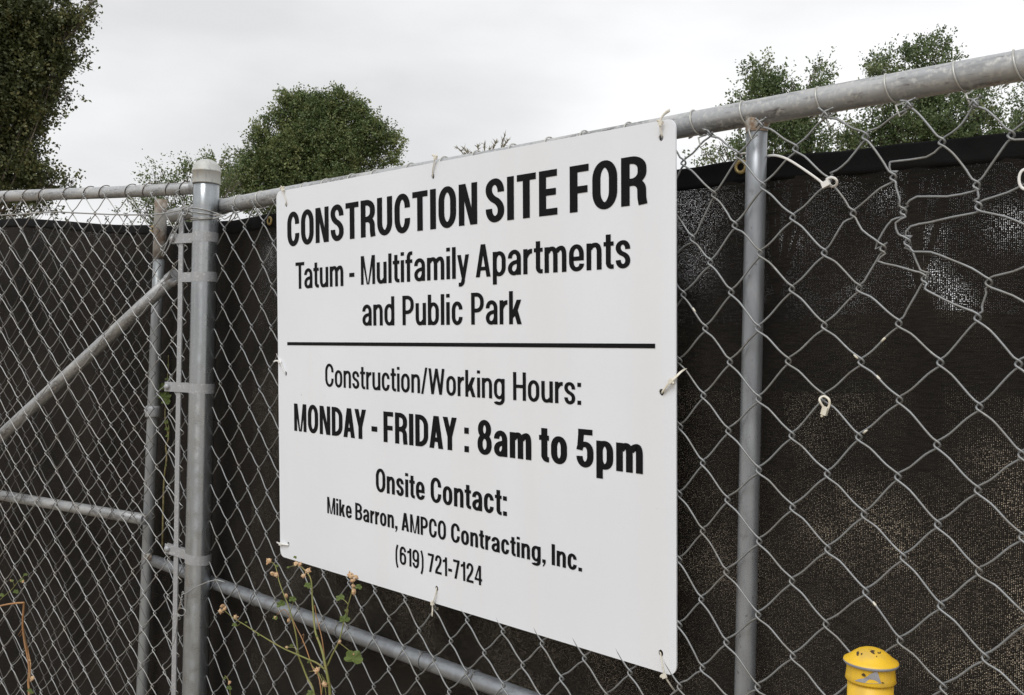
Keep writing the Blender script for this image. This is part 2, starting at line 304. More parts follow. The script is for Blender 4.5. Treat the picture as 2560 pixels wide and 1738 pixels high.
tree('round dense oak standing behind the white sign', [(790, 330, 68, 1.3), (730, 248, 20, 1), (735, 285, 34, 1), (775, 270, 26, 1), (815, 268, 22, 1), (855, 252, 22, 1), (870, 285, 32, 1), (905, 290, 24, 1), (690, 305, 22, .9), (925, 335, 38, 1.1), (675, 350, 40, 1.1), (622, 395, 22, .9), (655, 425, 48, 1.1), (740, 400, 75, 1.2), (850, 390, 78, 1.2), (968, 352, 18, .9), (955, 395, 28, 1), (590, 440, 22, .9), (615, 480, 38, .9), (568, 465, 14, .8), (553, 495, 16, .7), (700, 490, 66, .9), (985, 378, 12, .7), (830, 500, 100, .6), (800, 440, 60, 1)],
     19, 800, .28, M_oak2, 36, .044, .19, 12)
tree('small sparse bushy tree behind the capped terminal post', [(365, 525, 38, .5), (420, 500, 42, .55), (395, 450, 30, .35), (470, 440, 34, .45), (545, 420, 32, .5), (575, 470, 34, .6), (495, 490, 45, .6), (330, 520, 22, .35), (430, 545, 45, .6)],
     14, 470, .09, M_oak2, 26, .034, .20, 13)
tree('feathery oak directly above the thin fence post on the right', [(1915, 190, 38, .6), (1890, 245, 48, .75), (1960, 240, 50, .75), (2040, 190, 30, .45), (2060, 250, 38, .6), (1990, 290, 60, .8), (1850, 265, 26, .5), (1930, 350, 80, .8), (2020, 390, 70, .8), (1800, 385, 26, .45), (1870, 400, 50, .6), (1765, 395, 14, .4)],
     13, 1960, .16, M_oak3, 34, .038, .18, 14)
tree('tall wispy oak at the right behind the raised top rail', [(2340, 135, 44, .6), (2275, 165, 40, .5), (2190, 180, 40, .5), (2320, 210, 60, .7), (2230, 240, 55, .6), (2370, 290, 80, .75), (2470, 240, 40, .5), (2270, 340, 95, .8), (2180, 380, 75, .75), (2450, 330, 60, .7), (2120, 330, 40, .6), (2380, 380, 70, .7)],
     13.5, 2300, .2, M_oak3, 34, .038, .18, 15)
tree('oak foliage showing at the far right edge of the picture', [(2560, 330, 42, .7), (2610, 260, 70, .7), (2640, 350, 90, .7), (2530, 365, 26, .6)],
     14, 2620, .15, M_oak3, 34, .038, .18, 16)
def conifer():
    b = pz(1215, 900, 15); b[2] = 0
    T = thing('conifer_tree', 'pale spiky treetop peeping over the middle of the sign', 'tree', b)
    mb = MB(); nd = MB(); g = random.Random(5)
    top = pz(1215, 420, 15); tube(mb, spline([b, b + (top - b) * .5 + np.array([.1, 0, 0]), top], 5), np.linspace(.12, .04, 11), 8)
    for (x, y) in [(1142, 368), (1160, 372), (1195, 366), (1212, 362), (1240, 355), (1262, 338), (1180, 385), (1225, 372), (1270, 350)]:
        t = pz(x, y, 15 + g.uniform(-.2, .2)); s = top + np.array([g.uniform(-.1, .1), 0, g.uniform(-.3, 0)])
        P = spline([s, (s + t) / 2 + np.array([0, 0, -.05]), t], 4); tube(mb, P, np.linspace(.02, .005, len(P)), 5)
        for k in range(34):
            q = t + (s - t) * g.random() ** 1.5 * .5; d = (t - s) / np.linalg.norm(t - s) * .9 + np.array([g.gauss(0, .75), g.gauss(0, .75), g.gauss(.1, .6)])
            d /= np.linalg.norm(d); L = g.uniform(.05, .10); w = np.cross(d, [0, 1, 0]) * .007; nd.add([q - w, q + w, q + d * L], [(0, 1, 2)])
    mb.build('trunk', M_bark, T)
    o = nd.build('crown', M_need, T, smooth=False); at = o.data.attributes.new('rnd', 'FLOAT', 'FACE'); at.data.foreach_set('value', rng.random(len(o.data.polygons)))
conifer()

# ------------------------------------------------------------------ chain-link mesh
WR = .00165
def picket_path(fr, off, K, sg, via, gen, bow=.0016):
    """K: list of (s, h) from the top down; sg: +1 where the wire bends at its right"""
    P = []; e, dl, yy = .0034, .0046, .0030
    for q, ((s, h), g) in enumerate(zip(K, sg)):
        yu = yy if g > 0 else -yy; yl = -yu
        if q: P += [(s - g * .0050, h + dl * 1.7, yu), (s + g * e * .6, h + dl * .75, yu * .9)]
        P += [(s + g * e * 1.15, h, 0)]
        if q < len(K) - 1:
            P += [(s + g * e * .6, h - dl * .75, yl * .9), (s - g * .0050, h - dl * 1.7, yl)]
            s2, h2 = K[q + 1]; v = via.get(q)
            if v is not None: P += [(a, b, yl + c) for (a, b, c) in v]
            else:
                j = gen.uniform(-.0009, .0009); bb = bow * (1 if yl > 0 else -.35)
                for t in (.3, .5, .7):
                    k = 4 * t * (1 - t); P.append((s + (s2 - s) * t + (bb + j) * k, h + (h2 - h) * t + (bb * .6 + j) * k, yl * (1 + .15 * k)))
    return np.array([fr.pt(a, b, off + c) for (a, b, c) in P])
def picket(parent, fr, off, K, sg, via, gen, m, r=WR, barb=True):
    mb = MB(); P = spline(picket_path(fr, off, K, sg, via, gen), 2); tube(mb, P, r, 6, ref=fr.n)
    if barb:    # the cut, twisted end standing up at the top selvage
        s, h = K[0]; d = gen.choice((-1, 1)); q = [fr.pt(s - d * .006, h - .007, off + .004), fr.pt(s, h + .001, off + .005), fr.pt(s + d * .005, h + .004, off + .001), fr.pt(s + d * gen.uniform(.008, .014), h + gen.uniform(.004, .010), off + .003)]
        tube(mb, spline(q, 3), r * .95, 6)
    return mb.build('wire', m, parent)

# knots read from the photo where the net is bulged or torn (source pixels on the net's own plane)
def a6(x, y): return (1650 + x / 2.554, 100 + y / 2.554)
def a7(x, y): return (1650 + x / 2.554, 600 + y / 2.554)
def a8(x, y): return (1650 + x / 2.554, 1150 + y / 2.554)
KN = {}
def col(i, d):
    for j, p in d.items(): KN[(i, j)] = RF.un(*p, NM)
col(29, {-1: a6(208, 1265), -3: a6(150, 780), 1: a7(150, 345), 3: a7(125, 770), 5: a7(130, 1190), 7: a8(125, 215), 9: a8(125, 635), 11: a8(125, 1050)})
col(30, {-4: a6(320, 590), -2: a6(345, 985), 0: a7(322, 140), 2: a7(290, 560), 4: a7(278, 990), 6: a7(275, 1420), 8: a8(275, 450), 10: a8(265, 885), 12: a8(272, 1325)})
col(31, {-3: a6(500, 735), -1: a6(478, 1180), 1: a7(455, 330), 3: a7(447, 775), 5: a7(437, 1215), 7: a8(432, 250), 9: a8(425, 710), 11: a8(425, 1160)})
col(32, {-4: a6(645, 530), -2: a6(655, 930), 0: a6(640, 1360), 2: a7(628, 560), 4: a7(630, 1010), 6: a7(632, 1465), 8: a8(635, 515), 10: a8(628, 985), 12: a8(625, 1445)})
col(33, {-3: a6(865, 690), -1: a6(848, 1130), 1: a7(843, 310), 3: a7(820, 770), 5: a7(843, 1245), 7: a8(848, 300), 9: a8(845, 770), 11: a8(850, 1250)})
col(34, {-4: a6(1060, 468), -2: a6(1075, 895), 0: a6(1050, 1355), 2: a7(1050, 545), 4: a7(1045, 1000), 6: a7(1070, 1490), 8: a8(1072, 565), 10: a8(1062, 1045), 12: a8(1080, 1540)})
col(35, {-3: a6(1310, 615), -1: a6(1235, 1105), 1: a7(1272, 305), 3: a7(1285, 775), 5: a7(1270, 1255), 7: a8(1305, 345), 9: a8(1315, 840), 11: a8(1310, 1330)})
col(36, {-4: a6(1590, 405), -2: a6(1490, 875), 0: a6(1425, 1330), 2: a7(1525, 530), 4: a7(1530, 1020), 6: a7(1520, 1510), 8: a8(1555, 620), 10: a8(1535, 1150), 12: a8(1560, 1650)})
col(37, {-3: a6(1800, 650), -1: a6(1555, 1095), 1: a7(1690, 245), 3: a7(1790, 780), 5: a7(1770, 1305), 7: a8(1775, 410), 9: a8(1795, 930), 11: a8(1810, 1450)})
col(38, {-4: a6(2010, 395), -2: a6(2022, 925), 0: a6(1580, 1290), 2: a7(2028, 495), 4: a7(2040, 1065), 6: a8(2030, 190), 8: a8(2038, 710), 10: a8(2078, 1260)})
col(39, {-3: a6(2242, 605), -1: a6(2035, 1062), 1: a7(2100, 270), 3: a7(2290, 790), 5: a7(2310, 1370), 7: a8(2315, 490), 9: a8(2360, 1020), 11: a8(2390, 1570)})
VIA6 = {((37, -3), (36, -2)): [(1700, 748), (1500, 775), (1465, 785), (1470, 840)], ((38, -2), (37, -1)): [(1830, 1000), (1640, 1000), (1572, 1050)],
        ((37, -1), (36, 0)): [(1480, 1150), (1420, 1230), (1372, 1335)], ((36, 0), (37, 1)): [(1400, 1415), (1520, 1445), (1640, 1480)],
        ((37, -1), (38, 0)): [(1515, 1170), (1530, 1240)], ((38, 0), (37, 1)): [(1610, 1350), (1660, 1470)],
        ((39, -1), (38, 0)): [(1870, 1130), (1720, 1165), (1600, 1190), (1562, 1250)], ((38, 0), (39, 1)): [(1630, 1355), (1740, 1357), (1880, 1410), (2000, 1460)],
        ((37, 1), (38, 2)): [(1700, 1590), (1760, 1625), (1890, 1690)], ((36, -2), (35, -1)): [(1400, 950), (1320, 1020)], ((35, -1), (36, 0)): [(1300, 1215), (1380, 1275)],
        ((35, -3), (34, -2)): [(1200, 770), (1130, 830), (1085, 850)], ((35, -1), (34, 0)): [(1170, 1165), (1110, 1265)], ((38, -4), (37, -3)): [(1930, 530), (1870, 585)]}
def lat_R(i, j):
    if (i, j) in KN: return KN[(i, j)]
    g = random.Random(i * 131 + j * 7)
    s = .128 + .0516 * i + .0035 * math.sin(i * .9) * (1 if i < 6 else .3); h = 1.544 - .0055 * i / 30 - .0536 * (j - 2)
    if i >= 40: s = 2.196 + .052 * (i - 40); h -= .004
    if j >= 13: h += 0
    return s + g.uniform(-.003, .003), h + g.uniform(-.003, .003)

P0 = RF.pt(0, 0, 0)
fenceR = thing('chain_link_fence', 'galvanised chain-link fence panel that carries the white construction sign', 'fence', RF.pt(0, 0, 0), 'chain-link fence panels')
g = random.Random(3)
for i in range(-7, 48):
    ks, sg, via = [], [], {}
    for j in range(-4, 31):
        c = i if (i + j) % 2 == 0 else i + 1
        if j == -4 and c % 2: continue
        if c != i and c != i + 1: continue
        if ks and False: pass
        ks.append((c, j))
    K = [lat_R(*k) for k in ks]; sg = [1 if k[0] == i + 1 else -1 for k in ks]
    for q in range(len(ks) - 1):
        key = (ks[q], ks[q + 1])
        if key in VIA6: via[q] = [(*RF.un(*a6(*p), NM), .002) for p in VIA6[key]]
    if i == 28:     # a loose bow hidden half behind the sign edge
        pass
    picket(fenceR, RF, NM, K, sg, via, g, M_wire)
# rails and uprights
def pipe(name, parent, P, r, m, sides=24, label=None):
    mb = MB(); tube(mb, P, r, sides); o = mb.build(name, m, parent, label=label); d = np.array(P[-1]) - np.array(P[0])
    if abs(d[2]) < np.linalg.norm(d) * .9:      # local x runs along the pipe
        M = Vector(d).to_track_quat('X', 'Z').to_matrix().to_4x4(); o.data.transform(M.inverted()); o.matrix_local = M
    return o
NR = NM - .006 - .021
railpts = [RF.px(592, 512, NR), RF.px(1300, 384, NR), RF.px(1691, 307, NR), RF.px(2100, 247, NR), RF.px(2560, 175, NR)]
def hfit(p): return float((p - RF.O) @ RF.e), float(p[2])
rs = np.array([hfit(p) for p in railpts]); cf = np.polyfit(rs[:, 0], rs[:, 1], 1)
def railz(s): return float(np.polyval(cf, s))
topP = [RF.pt(s, railz(s) + .0015 * math.sin(s * 4), NR) for s in np.linspace(-.30, 3.1, 60)]
pipe('top_rail', fenceR, topP, .0205, M_rail)
ms_ = [RF.un(551.6, 1468.7, NR), RF.un(1257, 1723, NR), RF.un(372, 1394, NR)]; mf = np.polyfit([a for a, b in ms_], [b for a, b in ms_], 1)
pipe('middle_rail', fenceR, [RF.pt(s, float(np.polyval(mf, s)), NR) for s in np.linspace(-.372, 3.1, 30)], .0175, M_up)
pp = [RF.px(1890, 350, NR), RF.px(1868, 1300, NR), RF.px(1860, 1737, NR)]
q0, q1 = hfit(pp[0]), hfit(pp[2])
def postat(h): t = (h - q1[1]) / (q0[1] - q1[1]); return RF.pt(q1[0] + (q0[0] - q1[0]) * t, h, NR - .002)
zt = railz(q0[0]) - .017
pipe('upright_post', fenceR, [postat(h) for h in np.linspace(-.1, zt, 20)], .0163, M_up)
mb = MB(); pz_ = postat(zt); lathe(mb, pz_, [(.0170, -.014), (.0180, -.006), (.0200, .001), (.0195, .007), (.0172, .010)], 24); mb.build('rusty_weld', M_rust, fenceR)
# far-left upright where this panel ends, seen through the other fence
u0, u1 = RF.un(404, 470, NR), RF.un(355, 1738, NR)
def upat(h): t = (h - u1[1]) / (u0[1] - u1[1]); return RF.pt(u1[0] + (u0[0] - u1[0]) * t, h, NR)
htop = RF.un(398, 500, NR)[1]; hj = RF.un(385, 640, NR)[1]
pipe('upright_post', fenceR, [upat(h) for h in np.linspace(-.1, hj, 12)], .0172, M_upl)
pipe('corner_sleeve', fenceR, [upat(h) for h in np.linspace(hj - .01, htop, 6)], .0190, M_slv, label='rust-stained pipe sleeve at the corner')
hc = RF.un(358, 1025, NR)[1]
mb = MB(); lathe(mb, upat(hc), [(.0172, -.018), (.0225, -.018), (.0232, -.014), (.0232, .010), (.021, .016), (.0172, .018)], 24); mb.build('collar', M_band, fenceR)
mb = MB(); b0 = RF.px(372, 1393, NR + .018); lathe(mb, b0, [(.012, -.004), (.012, .004), (.010, .009), (.004, .012), (.0001, .0125)], 14, axis=RF.n); mb.build('bolt', M_rust, fenceR)
# tie wires that lace the net to the top rail
def tie_loop(fr, s, h, off, r, pitch, m, parent, rr=.0014, tail=None, name='tie_wire', a0=-.9, turns=1.05):
    P = []
    for t in np.linspace(0, 1, 26):
        a = a0 * math.pi + t * turns * 2 * math.pi; P.append(fr.pt(s + pitch * (t - .5), h + math.cos(a) * r, off + math.sin(a) * r))
    P = [*P]
    if tail is not None: P += [fr.pt(*q) for q in tail]
    mb = MB(); tube(mb, np.array(P), rr, 6); return mb.build(name, m, parent)
tiepx = [(555, 520)] + [(602, 500), (655, 490)]
zz2 = lambda x, y: (650 + x / 2.2133, 250 + y / 2.2133)
tiepx += [zz2(*p) for p in [(260, 470), (375, 445), (520, 420), (650, 395), (845, 360), (1030, 325), (1210, 285), (1410, 245), (1610, 205), (1805, 170), (2050, 120)]]
tiepx += [a6(*p) for p in [(225, 520), (540, 440), (1020, 375), (1455, 320), (1890, 260), (2270, 190)]]
for q, p in enumerate(tiepx):
    s = RF.un(*p, NR)[0]; h = railz(s); gg = random.Random(q)
    pt = .018 + gg.uniform(-.006, .012) if q < 14 else .034
    tie_loop(RF, s, h, NR, .0222, pt, M_tie2, fenceR, rr=.0015, tail=[(s + pt * .62, h - .030, NR + .020), (s + pt * .7 + .006, h - .048, NR + .026), (s + pt * .7 + .012, h - .040, NR + .018)])
for p in [(640, 1500), (852, 1575), (1060, 1652), (1190, 1700)]:
    s = RF.un(*p, NR)[0]; tie_loop(RF, s, float(np.polyval(mf, s)), NR, .0192, .01, M_wire, fenceR, rr=.0013, tail=[(s + .008, float(np.polyval(mf, s)) + .028, NR + .022)])

for (ka, kb, t) in [((34, 2), (35, 3), .88), ((36, 2), (35, 3), .42), ((36, 4), (35, 5), .86), ((35, 3), (36, 4), .45), ((35, 9), (36, 10), .27), ((29, 1), (30, 2), .5)]:
    A, B = np.array(lat_R(*ka)), np.array(lat_R(*kb)); d = (B - A) / np.linalg.norm(B - A); bk = B[0] > A[0]; k = 4 * t * (1 - t); bb = .0016 if bk else -.00056
    c_ = A + (B - A) * t + np.array([bb * k, bb * .6 * k]); off_ = NM + (.0032 if bk else -.0032)
    mb = MB(); tube(mb, [RF.pt(*(c_ - d * .0042), off_), RF.pt(*c_, off_ + .0002), RF.pt(*(c_ + d * .0042), off_)], [.0015, .00185, .0015], 7); mb.build('pale_scuff', M_zip, fenceR)

# ------------------------------------------------------------------ terminal post (stands on its own in the ground)
post = thing('terminal_post', 'thick shiny galvanised post with a domed cap between the two fence runs', 'fence post', (-.870, 2.761, 0))
ptop = LF.un(466, 440, .0)[1]
lean = lambda h: np.array([-.870 + .0, 2.761, h])
# pixel centre of the post: 467 at the top, 491 at 900, 488 at the bottom
def pc(h):
    t = (h - .5) / 1.5; x = LF.un(489.5, 1500, 0)[0] * (1 - t) + LF.un(500, 470, 0)[0] * t
    return LF.pt(0, h, 0)
tx = LF.un(508, 470, 0)[0]
def pc(h): return LF.pt(.006, h, 0)
pipe('pole', post, [pc(h) for h in np.linspace(-.1, ptop, 24)], .0352, M_post, 40)
mb = MB(); hcap = LF.un(500, 455, .036)[1]
lathe(mb, pc(hcap), [(.0358, 0), (.0376, 0), (.0378, .003), (.0378, .032), (.0395, .0335), (.0400, .036), (.0390, .0385), (.0375, .040), (.036, .049), (.031, .057), (.0235, .0635), (.0145, .068), (.006, .0698), (.0001, .070)], 40); mb.build('cap', M_cap, post)
def strap(h, reach, parent, bolt=True, tiltz=0.):
    mb = MB(); r0, r1 = .0368, .0392; w = .0135; V = []; F = []
    path = []
    for t in np.linspace(-150, 150, 40):      # angle measured from the direction away from the left run
        a = math.radians(t); path.append((math.cos(a), math.sin(a)))
    pts = [(-reach, .0055)] + [(-.036 * 1.0 - .006, .0075)] + [(-math.cos(math.radians(q)) * .0358, math.sin(math.radians(q)) * .0358) for q in np.linspace(24, 336, 44)] + [(-.042, -.0075), (-reach, -.0055)]
    inner = np.array(pts); d = np.gradient(inner, axis=0); d /= np.linalg.norm(d, axis=1)[:, None]; nr = np.stack([d[:, 1], -d[:, 0]], 1)
    c = np.array([0, 0]); outer = inner + nr * .0022 * np.where(((inner + nr * .001) ** 2).sum(1) >= (inner ** 2).sum(1), 1, 1)[:, None]
    n = len(inner)
    for (A, z) in ((inner, -w), (outer, -w), (outer, w), (inner, w)):
        V += [LF.pt(.006 + a, h + z + tiltz * a, b) for a, b in A]
    for q in range(4):
        for k in range(n - 1): F.append((q * n + k, q * n + k + 1, ((q + 1) % 4) * n + k + 1, ((q + 1) % 4) * n + k))
    mb.add(V, F)
    o = mb.build('tension_band', M_band, parent, smooth=False)
    if bolt:
        bb = MB(); lathe(bb, LF.pt(.006 - reach + .012, h - tiltz * reach, .0075), [(.0088, -.001), (.0088, .0015), (.0078, .0045), (.005, .0065), (.0001, .0075)], 18, axis=LF.n)
        o2 = bb.build('bolt', M_band, o) if False else None
        me = MB(); V0 = np.concatenate(bb.v); me.add(V0, bb.f); ob = me.build('bolt', M_band, parent); ob.parent = o
        ob.location = (0, 0, 0)
    return o
BH = [LF.un(500, 590, .036)[1], LF.un(500, 690, .036)[1], LF.un(500, 973, .036)[1], LF.un(500, 1405, .036)[1]]
for k, h in enumerate(BH): strap(h, (.006 - LF.un(424, 590, .006)[0], .006 - LF.un(452, 690, .006)[0], .006 - LF.un(411, 973, .006)[0], .006 - LF.un(411, 1400, .006)[0])[k], post, bolt=(k != 1), tiltz=(0, 0, 0, -.10)[k])

# ------------------------------------------------------------------ left fence run
fenceL = thing('chain_link_fence', 'close-mesh chain-link fence at the left with a slanting brace pipe', 'fence', LF.pt(-.9, 0, 0), 'chain-link fence panels')
LN = -.002
r0, r1 = LF.un(0, 493, -.024), LF.un(440, 472, -.024); lf = np.polyfit([r0[0], r1[0]], [r0[1], r1[1]], 1)
pipe('top_rail', fenceL, [LF.pt(s, float(np.polyval(lf, s)) + .002 * math.sin(s * 5), -.024) for s in np.linspace(-2.4, -.046, 30)], .0178, M_rail)
mb = MB(); s = -.05; lathe(mb, LF.pt(-.064, float(np.polyval(lf, -.06)), -.024), [(.0178, -.006), (.0205, -.006), (.0205, .018), (.017, .02), (.0001, .0201)], 20, axis=LF.e); mb.build('rail_end', M_rail, fenceL, label='dented rail end against the terminal post')
bA, bB = LF.un(440, 688, -.035), LF.un(0, 1092, -.035)
dv = (bB[0] - bA[0], bB[1] - bA[1])
pipe('brace', fenceL, [LF.pt(bA[0] + dv[0] * t, bA[1] + dv[1] * t, -.035) for t in np.linspace(0, 2.3, 12)], .0192, M_rail, label='diagonal brace pipe')
mb = MB(); lathe(mb, LF.pt(bA[0] - dv[0] * .0, bA[1], -.035), [(.0192, .0), (.0215, 0), (.0215, -.001), (.0215, .03), (.0195, .032)], 20, axis=LF.e * dv[0] + LF.u * dv[1]); mb.build('brace_end', M_band, fenceL)
def lat_L(i, j):
    g = random.Random(i * 77 + j * 13)
    s = -.8043 + .0492 * i - .0022 * max(0, 3 - abs(j - 1)) + .004 * math.sin(j * .35 + i * .1); h = 1.8406 - .0017 * i * (1 - min(1, j / 18.)) - .0536 * j
    return s + g.uniform(-.0022, .0022), h + g.uniform(-.0022, .0022)
for i in range(-14, 15):
    ks = [(i if (i + j) % 2 == 0 else i + 1, j) for j in range(-2, 35)]
    ks = [k for k in ks if not (k[1] == -2 and k[0] % 2)]
    K = [lat_L(*k) for k in ks]; sg = [1 if k[0] == i + 1 else -1 for k in ks]
    picket(fenceL, LF, LN + .0, K, sg, {}, g, M_wire2, .00142)
# tension bar threaded through the last links
q0, q1 = LF.un(452, 560, .004), LF.un(433, 1738, .004)
mb = MB(); V = []; hs = np.linspace(q0[1] + .035, .05, 14)
for h in hs:
    s = q1[0] + (q0[0] - q1[0]) * (h - q1[1]) / (q0[1] - q1[1]) + .0006 * math.sin(h * 9)
    for (a, b) in ((-.0085, -.002), (.0085, -.002), (.0085, .002), (-.0085, .002)): V.append(LF.pt(s + a, h, .0012 + b))
F = [(k * 4 + a, k * 4 + (a + 1) % 4, k * 4 + 4 + (a + 1) % 4, k * 4 + 4 + a) for k in range(13) for a in range(4)] + [(0, 1, 2, 3), (52, 53, 54, 55)]
mb.add(V, F).build('tension_bar', M_band, fenceL, smooth=False)
for q, x in enumerate([(20, 0), (130, 0), (350, 0), (540, 0), (830, 0), (1075, 0), (1260, 0), (1570, 0), (1780, 0), (2050, 0), (2215, 0)]):
    xx = (x[0] - 45) / 4.78; s = LF.un(xx, 485, -.024)[0]; h = float(np.polyval(lf, s))
    tie_loop(LF, s + .012, h, -.024, .0190, .030, M_tie, fenceL, rr=.0013, a0=1.12, turns=-.62)
cw = [LF.pt(*LF.un(x, y, .006), .006) for x, y in [(-80, 540), (0, 538), (60, 535), (130, 530), (200, 533), (300, 537), (390, 536), (440, 528), (458, 524)]]
mb = MB(); tube(mb, spline(cw, 5), .0021, 6); mb.build('tension_wire', M_wire2, fenceL)

# wires bound round the terminal post
bind = thing('binding_wire', 'thick loops of bare wire twisted round the upper terminal post', 'wire', LF.pt(0, LF.un(500, 530, .04)[1], .04))
for k, (yl, yr, sag) in enumerate([(519, 527, -4), (523, 534, 2), (541, 541, 4), (546, 543, 5)]):
    hl, hr = LF.un(458, yl, .03)[1], LF.un(545, yr, .03)[1]; P = [LF.px(457 + k, 527, .012)]
    for t in np.linspace(200, 10, 16):
        a = math.radians(t); u = (200 - t) / 190; P.append(LF.pt(.006 + math.cos(a) * .0385, hl + (hr - hl) * u - sag * .001 * math.sin(u * math.pi), math.sin(a) * .0395))
    P.append(RF.px(556 + k * 3, 538, NM)); mb = MB(); tube(mb, spline(P, 2), .0018, 6); mb.build('strand', M_wire2, bind)
mb = MB(); tube(mb, spline([LF.px(x, y, .016) for x, y in [(452, 520), (462, 514), (470, 520), (468, 534), (460, 538), (454, 530), (457, 522), (472, 516), (478, 510)]], 4), .0018, 6)
tube(mb, spline([LF.px(x, y, .014) for x, y in [(455, 528), (440, 560), (425, 590), (412, 620), (404, 640)]], 4), .0018, 6)
tube(mb, spline([LF.px(x, y, .012) for x, y in [(460, 530), (448, 560), (432, 595), (418, 625), (407, 642)]], 4), .0018, 6); mb.build('twisted_end', M_wire2, bind)
mb = MB(); tube(mb, spline([RF.px(x, y, NM + .01) for x, y in [(548, 535), (560, 548), (575, 540), (590, 530), (585, 545), (572, 556)]], 4), .0016, 6); mb.build('strand', M_wire2, bind)
low = thing('lock_wire', 'bare wire with a small curled ring hanging on the lower terminal post', 'wire', LF.px(455, 1500, .045))
a3 = lambda x, y: (x / 2.905, 1300 + y / 2.905)
mb = MB(); tube(mb, spline([RF.px(*a3(1640, 455), NM + .012)] + [LF.px(*a3(x, y), .045) for x, y in [(1560, 437), (1440, 480), (1345, 535), (1328, 520), (1320, 560), (1310, 600), (1300, 645)]], 4), .0016, 6); mb.build('strand', M_wire2, low)
mb = MB(); tube(mb, [LF.px(*a3(1318 + 31 * math.cos(t), 668 + 27 * math.sin(t)), .045) for t in np.linspace(0, 6.28, 20)[:-1]], .0014, 6, closed=True); mb.build('ring', M_wire2, low)
mb = MB(); P = []
for t in np.linspace(0, 1, 40): x, y = a3(1328 - 25 * t, 520 + 120 * t); P.append(LF.px(x + 2.2 * math.cos(t * 40), y, .045 + .002 * math.sin(t * 40)))
tube(mb, P, .0012, 5)
tube(mb, spline([LF.px(*a3(x, y), .03) for x, y in [(1292, 690), (1285, 760), (1275, 830), (1262, 890), (1240, 915)]], 4), .0013, 5); mb.build('twist', M_wire2, low)

# ------------------------------------------------------------------ rear panel seen through the left run
fenceG = thing('chain_link_fence', 'darker chain-link panel with one level rail behind the left fence run', 'fence', GF.pt(-.6, 0, 0), 'chain-link fence panels')
e0, e1 = GF.un(0, 1238, 0), GF.un(345, 1296, 0); gf = np.polyfit([e0[0], e1[0]], [e0[1], e1[1]], 1)
pipe('middle_rail', fenceG, [GF.pt(s, float(np.polyval(gf, s)), 0) for s in np.linspace(-2.6, -.035, 16)], .0172, M_rail)
def lat_G(i, j):
    g = random.Random(i * 57 + j * 19); k = max(0, 1 - abs(i - 6) / 8) * max(0, 1 - abs(j - 8) / 9)
    return -.93 + .0505 * i + .006 * math.sin(j * .5 + i * .3) + g.uniform(-.0035, .0035), 1.862 - .0530 * j + .001 * i + g.uniform(-.003, .003) - .01 * k
for i in range(-16, 19):
    ks = [(i if (i + j) % 2 == 0 else i + 1, j) for j in range(0, 35)]
    ks = [k for k in ks if not (k[1] == 0 and k[0] % 2)]
    K = [lat_G(*k) for k in ks]; sg = [1 if k[0] == i + 1 else -1 for k in ks]
    picket(fenceG, GF, .024, K, sg, {}, g, M_wired, .00125)

# ------------------------------------------------------------------ windscreens
def screen(name_label, fr, off, tops, s0, s1, m, hem, grommets, seed, n=110, rows=60, wave=.006, spots=(), base=.1):
    T = thing('privacy_screen', name_label, 'privacy screen', fr.pt((s0 + s1) / 2, 0, off), 'privacy screens on the fence')
    ts = np.array(sorted(tops)); ss = np.linspace(s0, s1, n); ht = np.interp(ss, ts[:, 0], ts[:, 1]); ht = np.convolve(np.pad(ht, 3, 'edge'), np.ones(7) / 7, 'valid')
    g = random.Random(seed); ph = [g.uniform(0, 6) for _ in range(6)]
    def w(s, h): return wave * (math.sin(s * 7 + ph[0] + h * 2) + .6 * math.sin(s * 17 + ph[1] - h * 5) + .5 * math.sin(h * 13 + ph[2] + s * 4) + .35 * math.sin(s * 31 + h * 9 + ph[3]))
    V = []; uv = []; F = []
    for k in range(rows + 1):
        t = (k / rows)
        for q in range(n):
            h = (ht[q] - hem + .004) * (1 - t) + .03 * t; V.append(fr.pt(ss[q], h, off + w(ss[q], h))); uv.append((ss[q], h))
    for k in range(rows):
        for q in range(n - 1): F.append((k * n + q, k * n + q + 1, (k + 1) * n + q + 1, (k + 1) * n + q))
    fo = MB().add(V, F).build('fabric', m, T, uvs=uv)
    UV = np.array(uv); op = np.full(len(UV), base)
    for (x, y, rx, ry, amp) in spots:
        s_, h_ = fr.un(x, y, off); Z = fr.pt(s_, h_, off)[1]; k = Z / FPX
        op = np.maximum(op, amp * np.exp(-(((UV[:, 0] - s_) / (rx * k * 1.4)) ** 2 + ((UV[:, 1] - h_) / (ry * k)) ** 2)))
    op = np.where(UV[:, 1] > 1.45, np.maximum(op * .60 - .008, .028), op); at = fo.data.attributes.new('open', 'FLOAT', 'POINT'); at.data.foreach_set('value', op)
    V = []; F = []; prof = [(-hem, -.0025), (-hem, .0012), (-hem * .8, .0030), (-hem * .35, .0016), (-.003, .0024), (0, .001), (-.003, -.0025)]
    for q in range(n):
        for (dh, dn) in prof: V.append(fr.pt(ss[q], ht[q] + dh, off + w(ss[q], ht[q] - hem) + dn + .0018 * math.sin(ss[q] * 43 + dh * 90) + .0012 * math.sin(ss[q] * 97 + 2)))
    L = len(prof)
    for q in range(n - 1):
        for k in range(L): F.append((q * L + k, q * L + (k + 1) % L, (q + 1) * L + (k + 1) % L, (q + 1) * L + k))
    MB().add(V, F).build('hem', M_hem, T)
    for (x, y) in grommets:
        s, h = fr.un(x, y, off + .006); mb = MB(); lathe(mb, fr.pt(s, h, off + w(s, h) + .006), [(.0062, 0), (.0066, .0022), (.009, .0028), (.012, .0018), (.0125, -.001)], 20, axis=fr.n)
        mb.build('grommet', M_brass, T)
    return T
SO = NR - .052
